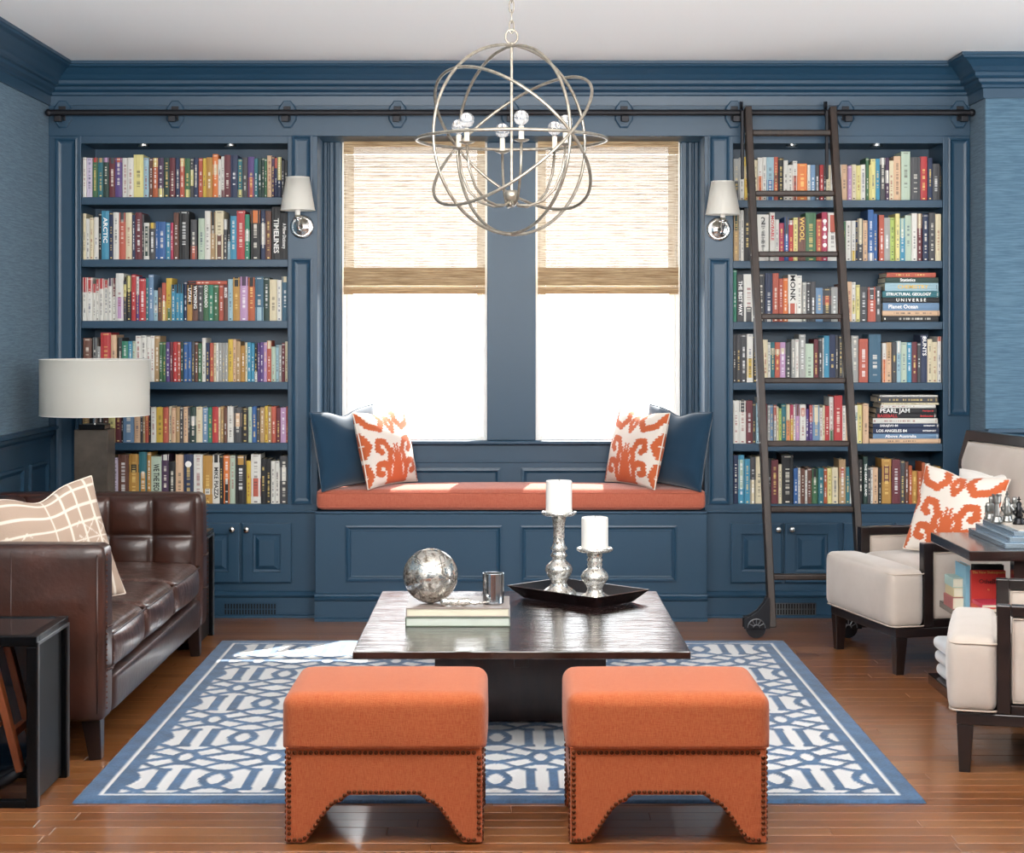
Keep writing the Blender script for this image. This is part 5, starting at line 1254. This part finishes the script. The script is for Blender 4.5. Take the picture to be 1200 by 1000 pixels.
# near front corner is at local (0, +-hw): lateral axis pointing at the camera
s_ = 1 if lat.y < 0 else -1
org = near-lat*s_*.333
c2 = dup(c1, (org.x, org.y, 0), th, 'beige armchair with dark wood frame at the right edge of the photo, nearest')
for o in list(c2.children):
    pass
# pillows on the far armchair
def chairP(lx_, ly_): return (mid.x-.02+math.cos(n1)*lx_-math.sin(n1)*ly_, mid.y+math.sin(n1)*lx_+math.cos(n1)*ly_)
i3 = thing('ikat_pillow', 'orange and cream ikat pillow on the far beige armchair', 'pillow')
for c in i1.children: d = c.copy(); C.objects.link(d); d.parent = i3
q = chairP(-.34, -.03); place(i3, (1.835, 7.56, .447), math.radians(-42), math.radians(-20), math.radians(6))
wp = thing('white_pillow', 'white pillow leaning on the back of the far armchair', 'pillow'); pillow_obj(wp, .42, .36, .12, M['whitelinen'] if 'whitelinen' in M else M['wax'], None, None, n=30, chop=.02)
q = chairP(-.455, .0); place(wp, (2.03, 7.68, .45), math.radians(-62), math.radians(-13), math.radians(-3))
# ------------------------------------------------------------------ side table between the armchairs
sx, sy0, sy1 = 1.672, 6.51, 7.115
sd = thing('wooden_side_table', 'dark wood side table with shelf between the two armchairs', 'side table', (sx+.35, 6.81, 0))
def D_(mb, name, **k): return mb.xf(Matrix.Translation((-sx-.35, -6.81, 0))).build(name, M['espresso2'], sd, **k)
M['espresso2'] = mat('dark_mahogany', '#2a1614', .24, coat=.6, var='#1b0e0d', vscale=4, vstretch=(12, 1.5, 4))
D_(MB().box(sx, sx+.72, sy0, sy1, .563, .600), 'tabletop', bevel=.003)
D_(MB().box(sx+.03, sx+.69, sy0+.03, sy1-.02, .308, .333), 'shelf', bevel=.002)
D_(MB().box(sx-.01, sx+.70, sy0+.0, sy1+.0, .0, .042), 'base_plinth', bevel=.003)
D_(MB().box(sx+.175, sx+.23, sy0+.05, sy0+.10, .3335, .5625), 'post'); D_(MB().box(sx+.175, sx+.23, sy0+.05, sy0+.10, .0425, .3075), 'post')
D_(MB().box(sx+.64, sx+.68, sy0+.05, sy1-.05, .0425, .3075), 'rear_panel'); D_(MB().box(sx+.64, sx+.68, sy0+.05, sy1-.05, .3335, .5625), 'rear_panel')
# folded blankets on the base
M['fleece'] = mat('grey_white_blanket', '#cdd0d4', .95, sheen=.4, bump=.3, bscale=80)
z = .0425
for k, (lab, hh, off) in enumerate((('folded pale grey blanket, lowest of three under the side table', .052, .012), ('folded pale grey blanket in the middle of the three', .052, .006), ('folded pale grey blanket on top of the three', .052, 0))):
    t = thing('folded_blanket', lab, 'blanket', (sx+.08, 6.93, z+.0003), 0, 'folded blankets under the side table')
    MB().rbox(-.005+off, 0, hh/2, .155, .30, hh-.001, .024, 10, (.0, 0, 0)).build('blanket_fold', M['fleece'], t, smooth=True)
    z += hh+.0006
# books on the shelf of the side table
def std_book(lab, x0, x1, y0, y1, z0, z1, col, axis='y', title=None, group='books on the side table shelf', rz=0, cc=None):
    """cover boards normal to `axis`; pages inside; fore edge away from spine"""
    t = thing('book', lab, 'book', ((x0+x1)/2, (y0+y1)/2, z0), rz, group); a, b, h = (x1-x0)/2, (y1-y0)/2, z1-z0; c = lin(PAL.get(col, col)); e = .002
    mb = MB()
    if axis == 'y':      # front cover towards the camera, spine at left
        mb.box(-a, a, -b, -b+e, 0, h, c).box(-a, a, b-e, b, 0, h, c).box(-a, -a+e, -b+e, b-e, 0, h, c); pg = (-a+e+.0003, a-.003, -b+e+.0003, b-e-.0003, .003, h-.003)
    elif axis == 'z':    # lying flat, spine at left (-x)
        mb.box(-a, a, -b, b, 0, e, c).box(-a, a, -b, b, h-e, h, c).box(-a, -a+e, -b, b, e, h-e, c); pg = (-a+e+.0003, a-.003, -b+.003, b-.003, e+.0003, h-e-.0003)
    else:                # standing, spine towards the camera
        mb.box(-a, -a+e, -b, b, 0, h, c).box(a-e, a, -b, b, 0, h, c).box(-a+e, a-e, -b, -b+e, 0, h, c); pg = (-a+e+.0003, a-e-.0003, -b+e+.0003, b-.003, .003, h-.003)
    co = mb.build('cover', M['book'], t); MB().box(*pg).build('pages', M['paper'], t)
    return t, co
zs_ = .3335
xL = X(1138, 6.85)
t, co = std_book('red hardback with gold title facing out on the side table shelf', X(1138.5, 6.80), X(1178.5, 6.80), 6.80, 6.822, zs_, Z(669, 6.80), '#c03028', 'y')
for bd, zz, sz, ik in (('The New Shakespeare', .150, .0135, 'ink_g'), ('Othello', .115, .024, 'ink_k'), ('by', .085, .008, 'ink_g')):
    text_mesh(bd, sz, M[ik], 'cover_lettering', co, Matrix.Translation((0, -.0118, zz)) @ Matrix.Rotation(PI/2, 4, 'X'))
std_book('tall pale blue book standing left of the red hardback', X(1132.5, 6.82), X(1138, 6.82), 6.83, 6.99, zs_, Z(663.5, 6.83), '#7fb0c4', 'x')
std_book('large black book standing behind the red hardback', X(1139, 6.85), X(1175, 6.85), 6.832, 6.862, zs_, Z(662, 6.84), 'k', 'y')
zz = zs_
for k, (lab, c, h) in enumerate((('orange paperback at the bottom of the small stack before the red hardback', '#e06030', .022), ('orange red paperback in the middle of the small stack', '#d8502c', .016), ('pink red paperback on top of the small stack', '#c83a50', .014))):
    std_book(lab, 1.742+.004*k, 1.868-.003*k, 6.64, 6.775, zz, zz+h, c, 'z'); zz += h+.0005
std_book('rounded pink leather book leaning low at the shelf front left', X(1111, 6.93), X(1125, 6.93), 6.86, 7.00, zs_, zs_+.045, '#a8605c', 'z', rz=0)
t, co = std_book('cream book lying on the pink leather one on the side table shelf', X(1113, 6.93), X(1128, 6.93), 6.87, 7.00, zs_+.0455, zs_+.0815, '#c9b98e', 'z')
std_book('white patterned book on top of the cream one on the side table shelf', X(1112, 6.93), X(1130, 6.93), 6.87, 7.00, zs_+.082, zs_+.118, '#9fb8b0', 'z')
# stepped mirror chess board and pieces
bx, by = 1.830+.25, 6.585+.25
cb = thing('stepped_chess_board', 'stepped silver mirror board carrying pewter figures on the side table', 'chess board', (bx, by, .6005), 0)
M['silverblue'] = mat('blue_silver_mirror', '#a9bfd0', .22, .8)
for k, (hh, a) in enumerate(((.020, .262), (.020, .240), (.018, .218))):
    MB().box(-a, a, -a, a, .02*k+.0003*k, .02*k+hh).build('board_tier', M['silverblue'], cb, bevel=.0015)
MB().box(-.19, .19, -.19, .19, .0585, .061).build('playing_field', mat('pale_board', '#d9cdc0', .25), cb)
M['pewter'] = mat('pewter', '#8d8c88', .32, .9, bump=.4, bscale=90); M['darkpewter'] = mat('dark_pewter', '#2c2c2e', .3, .9)
def piece(px, Y, h, m, lab, kind):
    t = thing('chess_piece', lab, 'chess piece', (X(px, Y), Y, .6615), 0, 'pewter chess pieces'); t.scale = (1.15, 1.15, 1.25)
    MB().lathe([(.0001, 0), (.020, 0), (.021, .006), (.016, .010), (.017, .016), (.011, .022), (.0001, .022)], 18).build('base', m, t, smooth=True)
    if kind == 'rook':
        MB().lathe([(.010, .022), (.009, h*.7), (.014, h*.78), (.014, h), (.010, h), (.010, h*.9), (.0001, h*.9)], 14).build('tower', m, t)
        b = MB()
        for k in range(5): a = 2*PI*k/5; b.box(.013*math.cos(a)-.003, .013*math.cos(a)+.003, .013*math.sin(a)-.003, .013*math.sin(a)+.003, h, h+.006)
        b.build('battlement', m, t)
    elif kind == 'king':
        MB().lathe([(.010, .022), (.014, h*.35), (.009, h*.5), (.013, h*.62), (.007, h*.7), (.010, h*.8), (.006, h*.88), (.0001, h*.9)], 12).build('body', m, t, smooth=True)
        MB().box(-.002, .002, -.002, .002, h*.88, h*1.08).box(-.006, .006, -.002, .002, h*.96, h*1.0).build('cross', m, t)
        MB().tube([(.010, 0, h*.55), (.020, 0, h*.45), (.022, 0, h*.3)], .004, 6).tube([(-.010, 0, h*.55), (-.019, 0, h*.5), (-.014, 0, h*.38)], .004, 6).build('arms', m, t)
    else:
        MB().rbox(0, 0, .022+.016, .026, .022, .030, .006, 5).rbox(.006, 0, .06, .018, .016, .026, .005, 5).build('castle_block', m, t, smooth=True)
        MB().lathe([(.006, .02), (.006, h*.8), (.009, h*.82), (.0001, h)], 8, (-.010, .004, 0)).lathe([(.005, .02), (.005, h*.55), (.008, h*.57), (.0001, h*.7)], 8, (.012, -.006, 0)).build('turret', m, t)
piece(1160, 7.02, .048, M['pewter'], 'short pewter chess piece at the left rear of the board', 'castle')
piece(1168, 6.90, .082, M['pewter'], 'tall pewter castle chess piece at left of the board', 'rook')
piece(1180, 6.93, .088, M['pewter'], 'pewter chess figure with raised arm in the middle of the board', 'king')
piece(1187, 6.99, .06, M['pewter'], 'squat pewter castle chess piece behind the middle figure', 'castle')
piece(1194, 6.84, .078, M['darkpewter'], 'dark pewter chess king nearest the right of the photo', 'king')
